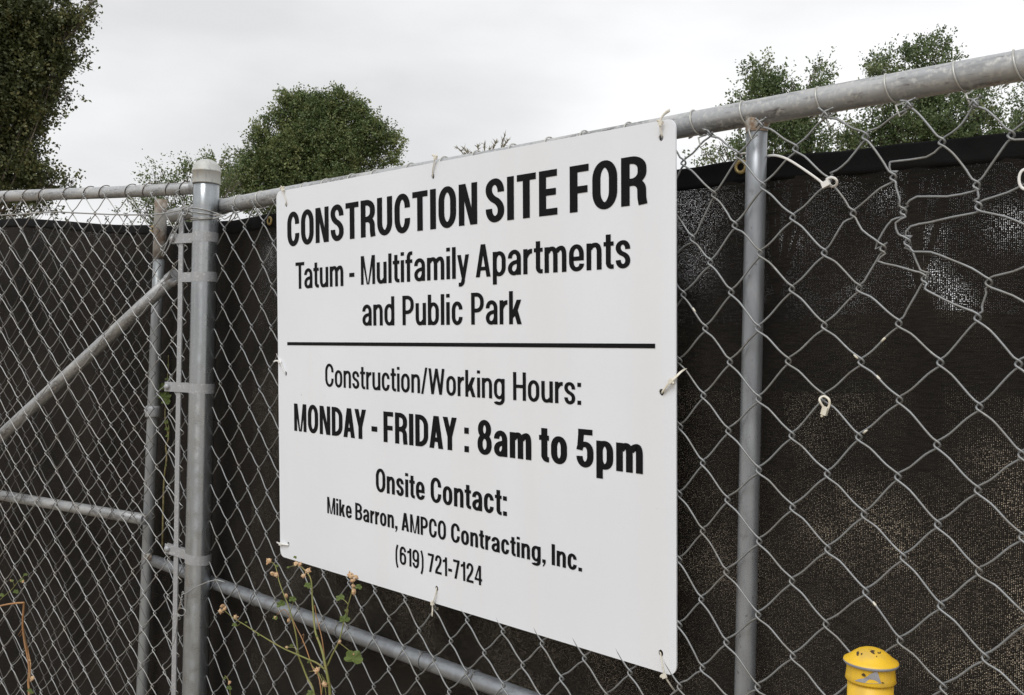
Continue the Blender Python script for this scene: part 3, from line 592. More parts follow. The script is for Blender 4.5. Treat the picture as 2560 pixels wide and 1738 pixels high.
topR = [RF.un(x, y, SO) for x, y in [(420, 553), (500, 556), (560, 553), (640, 541), (690, 533), (1100, 500), (1500, 452), (1691, 425), (1800, 407), (1870, 396), (1950, 390), (2040, 381), (2200, 366), (2310, 355), (2440, 343), (2560, 333), (2900, 300), (3400, 250)]]
screen('black knitted mesh screen hanging behind the sign with a solid hem', RF, SO, topR, RF.un(437, 900, SO)[0], 3.0, M_fabR, .038, [(1853, 418), (678, 553)], 4, 190, 90,
       spots=[(1720, 520, 75, 110, .50), (1745, 660, 50, 80, .46), (2215, 500, 40, 45, .44), (2120, 475, 35, 22, .34), (1960, 600, 40, 25, .30), (2310, 590, 60, 40, .40), (2330, 690, 45, 50, .50), (2385, 745, 40, 50, .46), (2540, 570, 60, 70, .46),
              (2120, 730, 60, 25, .32), (2060, 810, 90, 40, .16), (2400, 1450, 360, 330, .29), (2560, 1250, 160, 260, .27), (2050, 1350, 160, 240, .18), (1760, 1250, 120, 500, .16), (680, 640, 40, 60, .26), (2500, 1700, 250, 160, .40)], base=.115)
GO = -.125
topG = [GF.un(x, y, GO) for x, y in [(-400, 552), (-100, 550), (0, 549), (40, 545), (70, 547), (140, 551), (200, 556), (260, 561), (380, 563), (400, 563), (560, 570)]]
screen('black mesh screen with a sagging hem behind the left chain-link run', GF, GO, topG, -1.6, .30, M_fabL, .03, [(378, 573)], 9, 90, 50, spots=[(200, 585, 160, 8, .3)], base=.05)

# ------------------------------------------------------------------ sign
SW, SH = 1.2134, .914
HOLES = [(.044, .877), (.604, .886), (1.184, .886), (1.184, .467), (1.182, .032), (.607, .032), (.038, .036), (.035, .461)]
sign = thing('construction_sign', 'large white construction site notice board tied to the chain-link fence', 'sign', SG.pt(SW / 2, 0, 0))
def sign_panel():
    bm = bmesh.new(); r = .017; out = []
    for (cx, cy, a0) in ((SW - r, SH - r, 0), (r, SH - r, 90), (r, r, 180), (SW - r, r, 270)):
        for k in range(9): a = math.radians(a0 + k * 11.25); out.append((cx + r * math.cos(a), cy + r * math.sin(a)))
    loops = [out]
    for (x, y) in HOLES: loops.append([(x + .0050 * math.cos(t), y + .0058 * math.sin(t)) for t in np.linspace(0, 2 * math.pi, 15)[:-1]])
    ed = []
    for lp in loops:
        vs = [bm.verts.new((x, y, 0)) for x, y in lp]; ed += [bm.edges.new((vs[k], vs[(k + 1) % len(vs)])) for k in range(len(vs))]
    bmesh.ops.triangle_fill(bm, use_beauty=True, use_dissolve=False, edges=ed)
    res = bmesh.ops.extrude_face_region(bm, geom=list(bm.faces))
    for v in [x for x in res['geom'] if isinstance(x, bmesh.types.BMVert)]: v.co.z -= .003
    bmesh.ops.recalc_face_normals(bm, faces=bm.faces)
    c = np.array(sign.location)
    for v in bm.verts: v.co = Vector(SG.pt(v.co.x, v.co.y, v.co.z) - c)
    me = bpy.data.meshes.new('panel'); bm.to_mesh(me); bm.free(); me.materials.append(M_sign)
    o = bpy.data.objects.new('panel', me); COL.objects.link(o); o.parent = sign
sign_panel()

# condensed grotesque letterforms drawn as strokes. cap height 1
KAP = .5523
def path(pts, closed=False):
    """pts: (x, y) sharp or (x, y, rx, ry) rounded"""
    n = len(pts); out = []
    for k, p in enumerate(pts):
        P = np.array(p[:2], float)
        if len(p) == 2 or (not closed and k in (0, n - 1)): out.append((P, True)); continue
        A = np.array(pts[k - 1][:2], float); B = np.array(pts[(k + 1) % n][:2], float); rx, ry = p[2], p[3]
        def cut(Q, other):
            d = Q - P; L = np.linalg.norm(d); d /= L; c = rx * abs(d[0]) + ry * abs(d[1])
            return P + d * min(c, L * (.5 if other else 1.0))
        ia = (k - 1) % n; ib = (k + 1) % n
        s = cut(A, len(pts[ia]) == 4 and (closed or ia not in (0, n - 1))); e = cut(B, len(pts[ib]) == 4 and (closed or ib not in (0, n - 1)))
        c1 = s + (P - s) * KAP; c2 = e + (P - e) * KAP
        for t in np.linspace(0, 1, 10): out.append(((1 - t) ** 3 * s + 3 * (1 - t) ** 2 * t * c1 + 3 * (1 - t) * t * t * c2 + t ** 3 * e, False))
    res = []
    for (p, sh) in out:
        if not res or np.linalg.norm(res[-1] - p) > 1e-4: res.append(p)
    if closed and np.linalg.norm(res[0] - res[-1]) < 1e-4: res.pop()
    return res
def stroke(pts, a, b, closed=False):
    P = path(pts, closed); n = len(P); L_, R2 = [], []
    for k in range(n):
        if closed or 0 < k < n - 1:
            d1 = P[k] - P[k - 1]; d2 = P[(k + 1) % n] - P[k]
        elif k == 0: d1 = d2 = P[1] - P[0]
        else: d1 = d2 = P[-1] - P[-2]
        d1 = d1 / np.linalg.norm(d1); d2 = d2 / np.linalg.norm(d2)
        # offset in pen-normalised space so that verticals are 2a wide and horizontals 2b
        e1 = np.array([d1[0] / a, d1[1] / b]); e2 = np.array([d2[0] / a, d2[1] / b]); e1 /= np.linalg.norm(e1); e2 /= np.linalg.norm(e2)
        n1 = np.array([-e1[1], e1[0]]); n2 = np.array([-e2[1], e2[0]]); m_ = n1 + n2; m_ /= np.linalg.norm(m_); m_ = m_ / max(.4, m_ @ n1)
        o = np.array([m_[0] * a, m_[1] * b]); L_.append(P[k] + o); R2.append(P[k] - o)
    quads = []
    for k in range(n if closed else n - 1):
        k2 = (k + 1) % n; quads.append([R2[k], R2[k2], L_[k2], L_[k]])
    return quads
def glyph(ch, wv, wh):
    a, b = wv / 2, wh / 2; X = .735; o = .012; out = []; lc = .86
    a_, b_ = a * .93, b * .93
    def st(pts, closed=False, aa=None, bb=None): out.append(stroke(pts, aa or a, bb or b, closed))
    def rect(x0, y0, x1, y1): out.append([[np.array(q) for q in ((x0, y0), (x1, y0), (x1, y1), (x0, y1))]])
    def poly(p): out.append([[np.array(q) for q in p]])
    def diag(x0, y0, x1, y1, w): poly([(x0 - w / 2, y0), (x0 + w / 2, y0), (x1 + w / 2, y1), (x1 - w / 2, y1)])
    W = .60; rx, ry = 9, .27
    def rr(w): return (w / 2 - a)
    if ch == 'O' or ch == 'Q':
        W = .60; r = rr(W); st([(a, 1 - b + o, r, .30), (W - a, 1 - b + o, r, .30), (W - a, b - o, r, .30), (a, b - o, r, .30)], True)
    elif ch == 'C':
        W = .585; r = rr(W); st([(W - a, .635), (W - a, 1 - b + o, r, .27), (a, 1 - b + o, r, .30), (a, b - o, r, .30), (W - a, b - o, r, .27), (W - a, .365)])
    elif ch == 'N':
        W = .60; rect(0, 0, wv * .92, 1); rect(W - wv * .92, 0, W, 1); poly([(W - wv * 1.12, 0), (W - wv * .25, 0), (wv * 1.12, 1), (wv * .25, 1)])
    elif ch == 'S':
        W = .57; r = rr(W); st([(W - a, .685), (W - a, 1 - b + o, r, .24), (a, 1 - b + o, r, .24), (a, .60, .14, .14), (W - a, .42, .14, .14), (W - a, b - o, r, .24), (a, b - o, r, .24), (a, .315)])
    elif ch == 'T': W = .55; rect(0, 1 - wh, W, 1); rect(W / 2 - a, 0, W / 2 + a, 1 - wh)
    elif ch == 'R' or ch == 'P' or ch == 'B':
        W = .58 if ch != 'P' else .56; rect(0, 0, wv, 1); r = W * .42
        if ch == 'P': st([(a, 1 - b), (W - a, 1 - b, r, .21), (W - a, .44, r, .21), (a, .44)])
        if ch == 'R': st([(a, 1 - b), (W - a, 1 - b, r, .19), (W - a, .475, r, .19), (a, .475)]); st([(a + .1, .475), (W - a - .012, .475, r * .8, .18), (W - a - .005, .14, .03, .03), (W - a + .022, 0)])
        if ch == 'B': st([(a, 1 - b), (W - a - .015, 1 - b, r, .17), (W - a - .015, .53, r, .17), (a, .53)]); st([(a, .525), (W - a + .01, .525, r, .2), (W - a + .01, b, r, .2), (a, b)])
    elif ch == 'D': W = .59; r = rr(W); rect(0, 0, wv, 1); st([(a, 1 - b), (W - a, 1 - b, W * .5, .27), (W - a, b, W * .5, .27), (a, b)])
    elif ch == 'U': W = .59; r = rr(W); st([(a, 1), (a, b - o, r, .27), (W - a, b - o, r, .27), (W - a, 1)])
    elif ch == 'I': W = wv * 1.02; rect(0, 0, W, 1)
    elif ch == 'E': W = .50; rect(0, 0, wv, 1); rect(wv, 1 - wh, W, 1); rect(wv, .5 - b + .015, W * .94, .5 + b + .015); rect(wv, 0, W * 1.02, wh)
    elif ch == 'F': W = .48; rect(0, 0, wv, 1); rect(wv, 1 - wh, W, 1); rect(wv, .475 - b, W * .94, .475 + b)
    elif ch == 'H': W = .59; rect(0, 0, wv, 1); rect(W - wv, 0, W, 1); rect(wv, .5 - b, W - wv, .5 + b)
    elif ch == 'M':
        W = .74; v = wv * .88; rect(0, 0, v, 1); rect(W - v, 0, W, 1); c = W / 2; poly([(c - v * .46, 0), (c + .001, 0), (v * 1.18, 1), (v * .35, 1)]); poly([(c - .001, 0), (c + v * .46, 0), (W - v * .35, 1), (W - v * 1.18, 1)])
    elif ch == 'A':
        W = .61; w = wv * 1.04; c = W / 2; poly([(0, 0), (w, 0), (c + w * .42, 1), (c - w * .56, 1)]); poly([(W - w, 0), (W, 0), (c + w * .56, 1), (c - w * .42, 1)]); rect(w * .95, .20, W - w * .95, .20 + wh * .92)
    elif ch == 'Y': W = .60; w = wv * 1.05; c = W / 2; rect(c - a, 0, c + a, .45); poly([(c - a, .40), (c + a * .9, .40), (w, 1), (0, 1)]); poly([(c - a * .9, .40), (c + a, .40), (W, 1), (W - w, 1)])
    elif ch == 'W':
        W = .88; w = wv * .95; q = W / 4; t = .5 * W
        poly([(q - w * .5, 0), (q + w * .5, 0), (w, 1), (0, 1)]); poly([(q - w * .5, 0), (q + w * .5, 0), (t + w * .48, 1), (t - w * .48, 1)]); poly([(3 * q - w * .5, 0), (3 * q + w * .5, 0), (t + w * .48, 1), (t - w * .48, 1)]); poly([(3 * q - w * .5, 0), (3 * q + w * .5, 0), (W, 1), (W - w, 1)])
    elif ch == 'n': W = .50; rect(0, 0, wv, X); st([(a + .0, X * .62), (a + .0, X - b, .01, .01), (W - a, X - b + o, .2, .2), (W - a, 0)]) if False else st([(wv * .7, X - wh * 1.25), (wv * 1.15, X - b + o * .6, .08, .05), (W - a, X - b + o * .6, W * .34, .19), (W - a, 0)])
    elif ch == 'r': W = .335; rect(0, 0, wv, X); st([(wv * .6, X - wh * 1.9), (wv * 1.05, X - b * 1.1, .12, .16), (W, X - b * 1.15)], bb=b * 1.1)
    elif ch == 'm':
        W = .78; rect(0, 0, wv, X); c = W / 2
        st([(wv * .7, X - wh * 1.25), (wv * 1.1, X - b + o * .6, .07, .05), (c, X - b + o * .6, .15, .19), (c, 0)]); st([(c + a * .4, X - wh * 1.25), (c + wv * .75, X - b + o * .6, .07, .05), (W - a, X - b + o * .6, .15, .19), (W - a, 0)])
    elif ch == 'u': W = .50; rect(W - wv, 0, W, X); st([(a, X), (a, b - o * .6, W * .34, .19), (W - wv * 1.15, b - o * .6, .08, .05), (W - wv * .7, wh * 1.25)])
    elif ch == 'o': W = .51; r = rr(W); st([(a, X - b + o, r, .22), (W - a, X - b + o, r, .22), (W - a, b - o, r, .22), (a, b - o, r, .22)], True)
    elif ch == 'c': W = .48; r = rr(W); st([(W - a, X * .66), (W - a, X - b + o, r, .20), (a, X - b + o, r, .22), (a, b - o, r, .22), (W - a, b - o, r, .20), (W - a, X * .34)])
    elif ch == 'e': W = .505; r = rr(W); st([(W - a * .9, X * .27), (W - a * .9, b - o, r, .18), (a, b - o, r, .22), (a, X - b + o, r, .22), (W - a, X - b + o, r, .22), (W - a, X * .47), (a, X * .47)], bb=b * .95)
    elif ch in 'dbpqg':
        W = .515; r = rr(W); xs = (W - wv, W) if ch in 'dqg' else (0, wv)
        st([(a, X - b + o, r, .21), (W - a, X - b + o, r, .21), (W - a, b - o, r, .21), (a, b - o, r, .21)], True, bb=b * .95)
        if ch in 'db': rect(xs[0], 0, xs[1], 1)
        if ch in 'pq': rect(xs[0], -.25, xs[1], X)
        if ch == 'g': rect(xs[0], .02, xs[1], X); st([(W - a, .05), (W - a, -.22 + b, r, .17), (a, -.22 + b, r, .14), (a, -.10)])
    elif ch == 'a':
        W = .50; r = rr(W); rect(W - wv, 0, W, X * .6); st([(a, X * .68), (a, X - b + o, r, .17), (W - a, X - b + o, r, .18), (W - a, X * .4)]); st([(W - a, X * .58), (W - a - .01, X * .545, .05, .05), (a, X * .46, .15, .13), (a, b - o, .15, .17), (W - a - .02, b - o, .17, .17), (W - a, X * .34)], bb=b * .93)
    elif ch == 's': W = .455; r = rr(W); st([(W - a, X * .68), (W - a, X - b + o, r, .17), (a, X - b + o, r, .17), (a, X * .595, .11, .10), (W - a, X * .43, .11, .10), (W - a, b - o, r, .17), (a, b - o, r, .17), (a, X * .30)], bb=b * .95)
    elif ch == 't': W = .325; x = W * .22; rect(x, .14, x + wv, .93); rect(0, X - wh * .92, W, X); st([(x + a, .2), (x + a, b * .95, .10, .13), (W, b * .95)], bb=b * .95)
    elif ch == 'f': W = .335; x = W * .20; rect(x, 0, x + wv, .80); rect(0, X - wh * .92, W, X); st([(x + a, .75), (x + a, 1 - b * .95, .11, .15), (W, 1 - b * .95)], bb=b * .95)
    elif ch == 'i': W = wv; rect(0, 0, wv, X); rect(0, 1 - wh * .95, wv, 1)
    elif ch == 'l': W = wv; rect(0, 0, wv, 1)
    elif ch == 'k': W = .51; rect(0, 0, wv, 1); w = wv * 1.15; poly([(wv, .22), (wv, .42), (W - w - .01, X), (W - .01, X)]) if False else poly([(wv * .9, .17), (wv * .9 + .16, .30), (W - .01, X), (W - w - .01, X), (wv * .9, .40)]); poly([(W - w + .01, 0), (W + .01, 0), (wv + .17, .50), (wv + .04, .36)])
    elif ch == 'y': W = .50; w = wv * .98; c = W / 2; poly([(c - w * .45, .02), (c + w * .5, .02), (w, X), (0, X)]); poly([(c - w * .62, -.16), (c + w * .28, -.16), (W, X), (W - w, X)]); st([(.06, -.255 + b), (c - w * .22, -.255 + b, .07, .07), (c + w * .05, -.05)], aa=a * .92)
    elif ch == '-': W = .30; rect(0, .30, W, .30 + wh * 1.15)
    elif ch == ':': W = wv * 1.02; rect(0, 0, W, wv * .92); rect(0, X - wv * .92, W, X)
    elif ch == '.': W = wv * 1.05; rect(0, 0, W, wv * .95)
    elif ch == ',': W = wv * 1.05; rect(0, 0, W, wv * .95); poly([(W * .10, -.17), (W * .40, -.17), (W, .001), (W * .5, .001)])
    elif ch == '/': W = .36; diag(wv * .42, -.02, W - wv * .42, 1.02, wv * .82)
    elif ch == '(' or ch == ')':
        W = .28; q = [(W - a * .9, 1.03), (a, .80, .03, .25), (a, -.02, .03, .25), (W - a * .9, -.24)]
        if ch == ')': q = [(W - x[0],) + tuple(x[1:]) for x in q]
        st(q, aa=a * .85)
    elif ch == '1': W = .34; rect(W - wv, 0, W, 1); poly([(0, .74), (W - wv, .74), (W - wv, .74 + wh * .8), (0, .74 + wh * .8)]) if False else poly([(0, .70), (W - wv + .001, .735), (W - wv * .25, .99), (W - wv * .78, .99), (W - wv * 1.1, .88), (0, .82)])
    elif ch == '2': W = .525; r = rr(W); st([(a, .68), (a, 1 - b + o, r, .22), (W - a, 1 - b + o, r, .22), (W - a, .60, .12, .22), (a + .02, .20, .08, .12), (a * 1.0, wh * .6)]); rect(0, 0, W, wh)
    elif ch == '4': W = .55; x = W - wv - .075; rect(x, 0, x + wv, 1); rect(0, .21, W, .21 + wh * .95); poly([(0, .21 + wh * .5), (wv * .72, .21 + wh * .6), (x + wv * .5, 1), (x - .01, 1)])
    elif ch == '5': W = .54; r = rr(W); rect(wv * .28, 1 - wh, W - .03, 1); poly([(.02, .45), (wv * 1.0, .45), (wv * 1.2, 1 - wh + .001), (wv * .28, 1 - wh + .001)]); st([(a, .44), (a + .03, .595, .09, .09), (W - a, .60, r, .2), (W - a, b - o, r, .22), (a, b - o, r, .22), (a, .28)])
    elif ch == '6' or ch == '9':
        W = .535; r = rr(W); q = [(a, .60, r, .19), (W - a, .60, r, .19), (W - a, b - o, r, .19), (a, b - o, r, .19)]; q2 = [(a, .33), (a, 1 - b + o, r, .28), (W - a, 1 - b + o, r, .24), (W - a, .73)]
        if ch == '9': q = [(W - x[0], 1 - x[1], x[2], x[3]) for x in q]; q2 = [(W - x[0], 1 - x[1]) + tuple(x[2:]) for x in q2]
        st(q, True); st(q2)
    elif ch == '7': W = .50; rect(0, 1 - wh, W, 1); poly([(.09, 0), (.09 + wv * 1.05, 0), (W - .01, 1 - wh + .001), (W - wv * 1.05 - .01, 1 - wh + .001)])
    elif ch == '8':
        W = .55; r = rr(W); st([(a + .02, 1 - b + o, r, .20), (W - a - .02, 1 - b + o, r, .20), (W - a - .02, .53, r, .2), (a + .02, .53, r, .2)], True); st([(a, .535, r, .21), (W - a, .535, r, .21), (W - a, b - o, r, .21), (a, b - o, r, .21)], True)
    return W, out
def word(mb, text, x0, x1, y0, cap, wv, wh, slope=0.):
    gs = [glyph(c, wv, wh) for c in text]; sp = .088
    def kern(p, q):
        k = sp
        if p + q in ('DA', 'AY', 'Ta', 'AM'): k -= {'DA': .04, 'AY': .10, 'Ta': .09, 'AM': .0}[p + q]
        if p in 'rt' or q in 'tfy': k -= .025
        if p in '/' or q in '/': k -= .03
        return k
    tot = sum(w for w, _ in gs) + sum(kern(p, q) for p, q in zip(text, text[1:])); k = (x1 - x0) / tot; x = 0
    for q, (c, (w, prims)) in enumerate(zip(text, gs)):
        for z, quads in enumerate(prims):
            for Q in quads:
                V = [SG.pt(x0 + (x + p[0]) * k, y0 + slope * (x0 + (x + p[0]) * k - .6) + p[1] * cap, .0007 + .00006 * z) for p in Q]
                mb.add(V, [tuple(range(len(V)))])
        x += w + (kern(c, text[q + 1]) if q < len(text) - 1 else 0)
LINES = [(.7775, .0825, .200, .150, [('CONSTRUCTION', .0496, .739), ('SITE', .7634, .9522), ('FOR', .983, 1.1548)], .005),
         (.6725, .0640, .160, .125, [('Tatum', .0848, .2847), ('-', .308, .3277), ('Multifamily', .3527, .7141), ('Apartments', .7336, 1.1201)], .006),
         (.5800, .0630, .160, .125, [('and', .3571, .473), ('Public', .5011, .6938), ('Park', .7194, .8601)], .003),
         (.4365, .0535, .150, .120, [('Construction/Working', .2077, .8135), ('Hours:', .8365, 1.0084)], .0),
         (.3245, .0672, .200, .150, [('MONDAY', .0716, .3672), ('-', .3872, .4085), ('FRIDAY', .431, .674), (':', .6967, .7102), ('8am', .7357, .8843), ('to', .9043, .9741), ('5pm', .9968, 1.146)], .005),
         (.2115, .0515, .180, .135, [('Onsite', .4016, .5708), ('Contact:', .5903, .8178)], .001),
         (.1375, .0388, .180, .138, [('Mike', .2107, .3087), ('Barron,', .3228, .4779), ('AMPCO', .4918, .6384), ('Contracting,', .6541, .9198), ('Inc.', .9349, 1.0091)], .001),
         (.0635, .0388, .165, .130, [('(619)', .4695, .5662), ('721-7124', .5798, .7466)], .003)]
for (y0, cap, wv, wh, ws, sl) in LINES:
    for (t, x0, x1) in ws: mb = MB(); word(mb, t, x0, x1, y0, cap, wv, wh, sl); mb.build('lettering', M_ink, sign, smooth=False)
mb = MB(); mb.add([SG.pt(.044, .5316, .0007), SG.pt(1.172, .5396, .0007), SG.pt(1.172, .5474, .0007), SG.pt(.044, .5394, .0007)], [(0, 1, 2, 3)]); mb.build('dividing_line', M_ink, sign, smooth=False)

# ------------------------------------------------------------------ zip ties
def ribbon(P, fr, w=.0029, t=.0009): mb = MB(); tube(mb, P, w, 8, ref=fr.n, flat=(t / w, 1)); return mb
def ziptie(label, hole, pts, head, tail=None, m=M_zip, group='zip ties holding the sign'):
    hp = SG.px(*hole, .0); T = thing('zip_tie', label, 'zip tie', hp, group)
    P = [SG.px(*hole, -.006), SG.px(*hole, .001)] + [SG.px(x, y, o) for x, y, o in pts]
    ribbon(spline(P, 5), SG).build('strap', m, T)
    # square locking head
    hx = SG.px(*head[:2], head[2]); mb = MB(); d = SG.px(*pts[-1][:2], 0) - SG.px(*hole, 0); d = d / np.linalg.norm(d); w = np.cross(SG.n, d); V = []
    for a in (-.0034, .0034):
        for b in (-.0040, .0040):
            for c in (-.0026, .0026): V.append(hx + d * b + w * a + SG.n * c)
    mb.add(V, [(0, 1, 3, 2), (4, 6, 7, 5), (0, 4, 5, 1), (2, 3, 7, 6), (0, 2, 6, 4), (1, 5, 7, 3)]); mb.build('head', m, T, smooth=False)
    if tail: ribbon(spline([SG.px(x, y, o) for x, y, o in tail], 4), SG, .0021).build('tail', m, T)
ziptie('yellowed zip tie at the top left corner of the sign', (716, 511), [(714, 500, .003), (708, 482, .004), (706, 472, .002), (703, 466, -.02)], (707, 474, .004), [(706, 474, .003), (700, 470, .006), (712, 468, .004)])
ziptie('yellowed zip tie over the rail at the middle of the sign top', (1082, 440), [(1081, 430, .003), (1086, 402, .004), (1090, 392, .002), (1092, 384, -.03)], (1089, 394, .004), [(1089, 392, .003), (1080, 387, .004)])
ziptie('cream zip tie at the top right corner of the sign', (1655, 340), [(1653, 330, .004), (1650, 312, .006), (1653, 296, .003), (1662, 284, -.01), (1674, 276, -.025)], (1652, 308, .007), [(1652, 306, .008), (1643, 301, .010)])
ziptie('long cream zip tie leaving the right edge of the sign', (1655, 981), [(1660, 974, .004), (1672, 958, .006), (1688, 944, .004), (1702, 930, -.004), (1714, 922, -.02)], (1678, 953, .006), [(1680, 953, .007), (1684, 960, .008)])
ziptie('long cream zip tie hanging from the bottom right corner of the sign', (1652, 1634), [(1654, 1650, .004), (1659, 1675, .006), (1664, 1692, .004), (1676, 1712, -.004), (1689, 1730, -.02)], (1660, 1690, .007), [(1660, 1694, .006), (1650, 1691, .008)])
ziptie('cream zip tie with a dangling end at the middle of the sign bottom', (1092, 1472), [(1090, 1482, .003), (1085, 1500, .005), (1081, 1509, .002), (1086, 1520, -.012), (1096, 1522, -.02)], (1081, 1508, .005), [(1081, 1508, .004), (1081, 1525, .004), (1080, 1541, .004)])
ziptie('short white zip tie poking out at the bottom left of the sign', (721, 1362), [(714, 1361, .003), (704, 1360, .003), (696, 1358, -.006)], (701, 1360, .004), [(700, 1360, .003), (692, 1356, .002)], M_zipw)
ziptie('white zip tie hanging off the left edge of the sign', (714, 934), [(708, 922, .003), (701, 906, .003), (696, 895, -.004), (692, 886, -.02)], (699, 905, .004), [(699, 903, .004), (690, 902, .004), (684, 905, .004)], M_zipw)
def wiretie(label, paths, loc, m=M_zipw, heads=(), w=.0019):
    T = thing('zip_tie', label, 'zip tie', RF.px(*loc, NM + .01), 'loose zip ties on the mesh')
    for P in paths:
        mb = MB(); tube(mb, spline([RF.px(*a6(x, y), NM + o) for x, y, o in P], 5), w, 8, ref=RF.n, flat=(.45, 1)); mb.build('strap', m, T)
    for (x, y, d) in heads:
        hx = RF.px(*a6(x, y), NM + .012); e = RF.e * math.cos(d) + RF.u * math.sin(d); f_ = np.cross(RF.n, e); V = [hx + e * b + f_ * a + RF.n * c for a in (-.0042, .0042) for b in (-.006, .006) for c in (-.003, .003)]
        MB().add(V, [(0, 1, 3, 2), (4, 6, 7, 5), (0, 4, 5, 1), (2, 3, 7, 6), (0, 2, 6, 4), (1, 5, 7, 3)]).build('head', m, T, smooth=False)
wiretie('white zip tie arching from the thin post to a knotted loop in the mesh', [[(510, 760, -.06), (520, 728, -.05), (560, 722, -.044)], [(680, 742, -.046), (740, 738, -.02), (820, 765, .0), (930, 835, .008), (1000, 885, .010), (1040, 915, .012), (1075, 925, .014)],
        [(1060, 890, .010), (1095, 878, .014), (1125, 892, .014), (1128, 922, .010), (1100, 938, .006), (1075, 925, .004), (1085, 905, .0)]], (2065, 455), heads=[(1060, 920, .4)])
off6 = 1277
wiretie('grey white zip tie loop closed round a knot in the mesh below', [[(1060, 1088 + off6, .008), (1040, 1062 + off6, .010), (1020, 1030 + off6, .012), (1022, 1008 + off6, .010), (1050, 998 + off6, .008), (1078, 1018 + off6, .012), (1082, 1050 + off6, .012), (1068, 1085 + off6, .012), (1050, 1108 + off6, .012), (1028, 1130 + off6, .014)]], (2063, 1010), m=M_zip, heads=[(1052, 1092 + off6, 1.3)], w=.0018)
wiretie('white zip tie ring cut off by the right edge of the photo', [[(2330 + 38 * math.cos(t), 890 + 62 * math.sin(t), .012) for t in np.linspace(.6, 6.6, 12)]], (2556, 450), heads=[(2372, 930, 1.2)], w=.0019)

# ------------------------------------------------------------------ yellow bollard
BX = pz(2177, 1668, 1.25); hb = EYE - (1654 - 869 - .0218 * 899) * 1.25 / FPX
bol = thing('bollard', 'short yellow painted steel bollard with a chipped domed cap', 'bollard', (BX[0], 1.25, 0))
cB = np.array([BX[0], 1.25, 0.])
pipe('pole', bol, [cB + np.array([0, 0, z]) for z in np.linspace(-.1, hb - .01, 10)], .0278, M_yel, 40)
mb = MB(); lathe(mb, cB + np.array([0, 0, hb]), [(.0280, -.0225), (.0300, -.0235), (.0308, -.0222), (.0300, -.0165), (.0291, -.0090), (.0293, -.003)], 48); mb.build('cap_skirt', M_yel, bol)
mb = MB(); lathe(mb, cB + np.array([0, 0, hb]), [(.0288, -.0035), (.0320, -.0028), (.0337, -.0008), (.0335, .0010)], 48); mb.build('cap_rim', M_chip, bol, label='scraped grey rim of the cap')
mb = MB(); lathe(mb, cB + np.array([0, 0, hb]), [(.0335, .0009), (.0330, .0022), (.0306, .0036), (.0268, .0060), (.0225, .0098), (.0165, .0140), (.0105, .0164), (.005, .0174), (.0001, .0177)], 48); mb.build('cap_dome', M_yel, bol)
# flaked patches: curved sheets on the skirt
def chip(poly_px, r, m, name='paint_chip'):
    V = []
    for (x, y) in poly_px:
        d = ray(2050 + x / 9.296, 1580 + y / 9.296); dx, dy = d[0], d[1]; ox, oy = -cB[0], -cB[1]
        A = dx * dx + dy * dy; B = 2 * (ox * dx + oy * dy); Cc = ox * ox + oy * oy - r * r; t = (-B - math.sqrt(max(0, B * B - 4 * A * Cc))) / (2 * A); V.append(C_ + d * t)
    bm = bmesh.new(); vs = [bm.verts.new(Vector(v - np.array(bol.location))) for v in V]; bm.faces.new(vs); bmesh.ops.triangulate(bm, faces=bm.faces)
    me = bpy.data.meshes.new(name); bm.to_mesh(me); bm.free(); me.materials.append(m); o = bpy.data.objects.new(name, me); COL.objects.link(o); o.parent = bol
chip([(800, 1130), (900, 1095), (1020, 1080), (1090, 1040), (1160, 985), (1220, 960), (1290, 915), (1335, 935), (1360, 1000), (1385, 1080), (1410, 1160), (1435, 1195), (1300, 1203), (1150, 1200), (1000, 1180), (880, 1155)], .0311, M_chip)
chip([(960, 985), (1010, 955), (1055, 990), (1062, 1040), (1020, 1035), (975, 1010)], .0306, M_chipd)
chip([(1420, 1180), (1460, 1165), (1500, 1190), (1470, 1205)], .0314, M_chipd)
def domechip(poly_px):
    cen = cB + np.array([0, 0, hb]); prof = [(.0268, .0060), (.0225, .0098), (.0165, .0140), (.0105, .0164), (.005, .0174), (.0001, .0177)]
    V = []
    for (x, y) in poly_px:
        d = ray(2050 + x / 9.296, 1580 + y / 9.296); best = None
        for t in np.linspace(1.18 / d[1], 1.30 / d[1], 400):
            p = C_ + d * t - cen; rr_ = math.hypot(p[0], p[1]); z = np.interp(rr_, [q[0] for q in prof[::-1]], [q[1] for q in prof[::-1]])
            if rr_ < .03 and p[2] <= z + .0004: best = C_ + d * t; break
        if best is None: return
        V.append(best)
    c0 = np.mean(V, 0); V = [c0 + np.array([0, -.0004, .0004])] + [v + np.array([0, -.0004, .0004]) for v in V]; n = len(V) - 1
    MB().add(V, [(0, 1 + k, 1 + (k + 1) % n) for k in range(n)]).build('paint_chip', M_chipd, bol, smooth=False)
domechip([(845, 470), (895, 448), (905, 490), (880, 565), (845, 540)]); domechip([(945, 500), (985, 492), (975, 525), (950, 545)])
domechip([(1155, 445), (1215, 425), (1280, 440), (1235, 465), (1275, 500), (1250, 520), (1190, 480)]); domechip([(1325, 468), (1345, 490), (1395, 490), (1420, 450), (1405, 500), (1350, 506)]); domechip([(1300, 560), (1325, 562), (1328, 585), (1305, 582)])

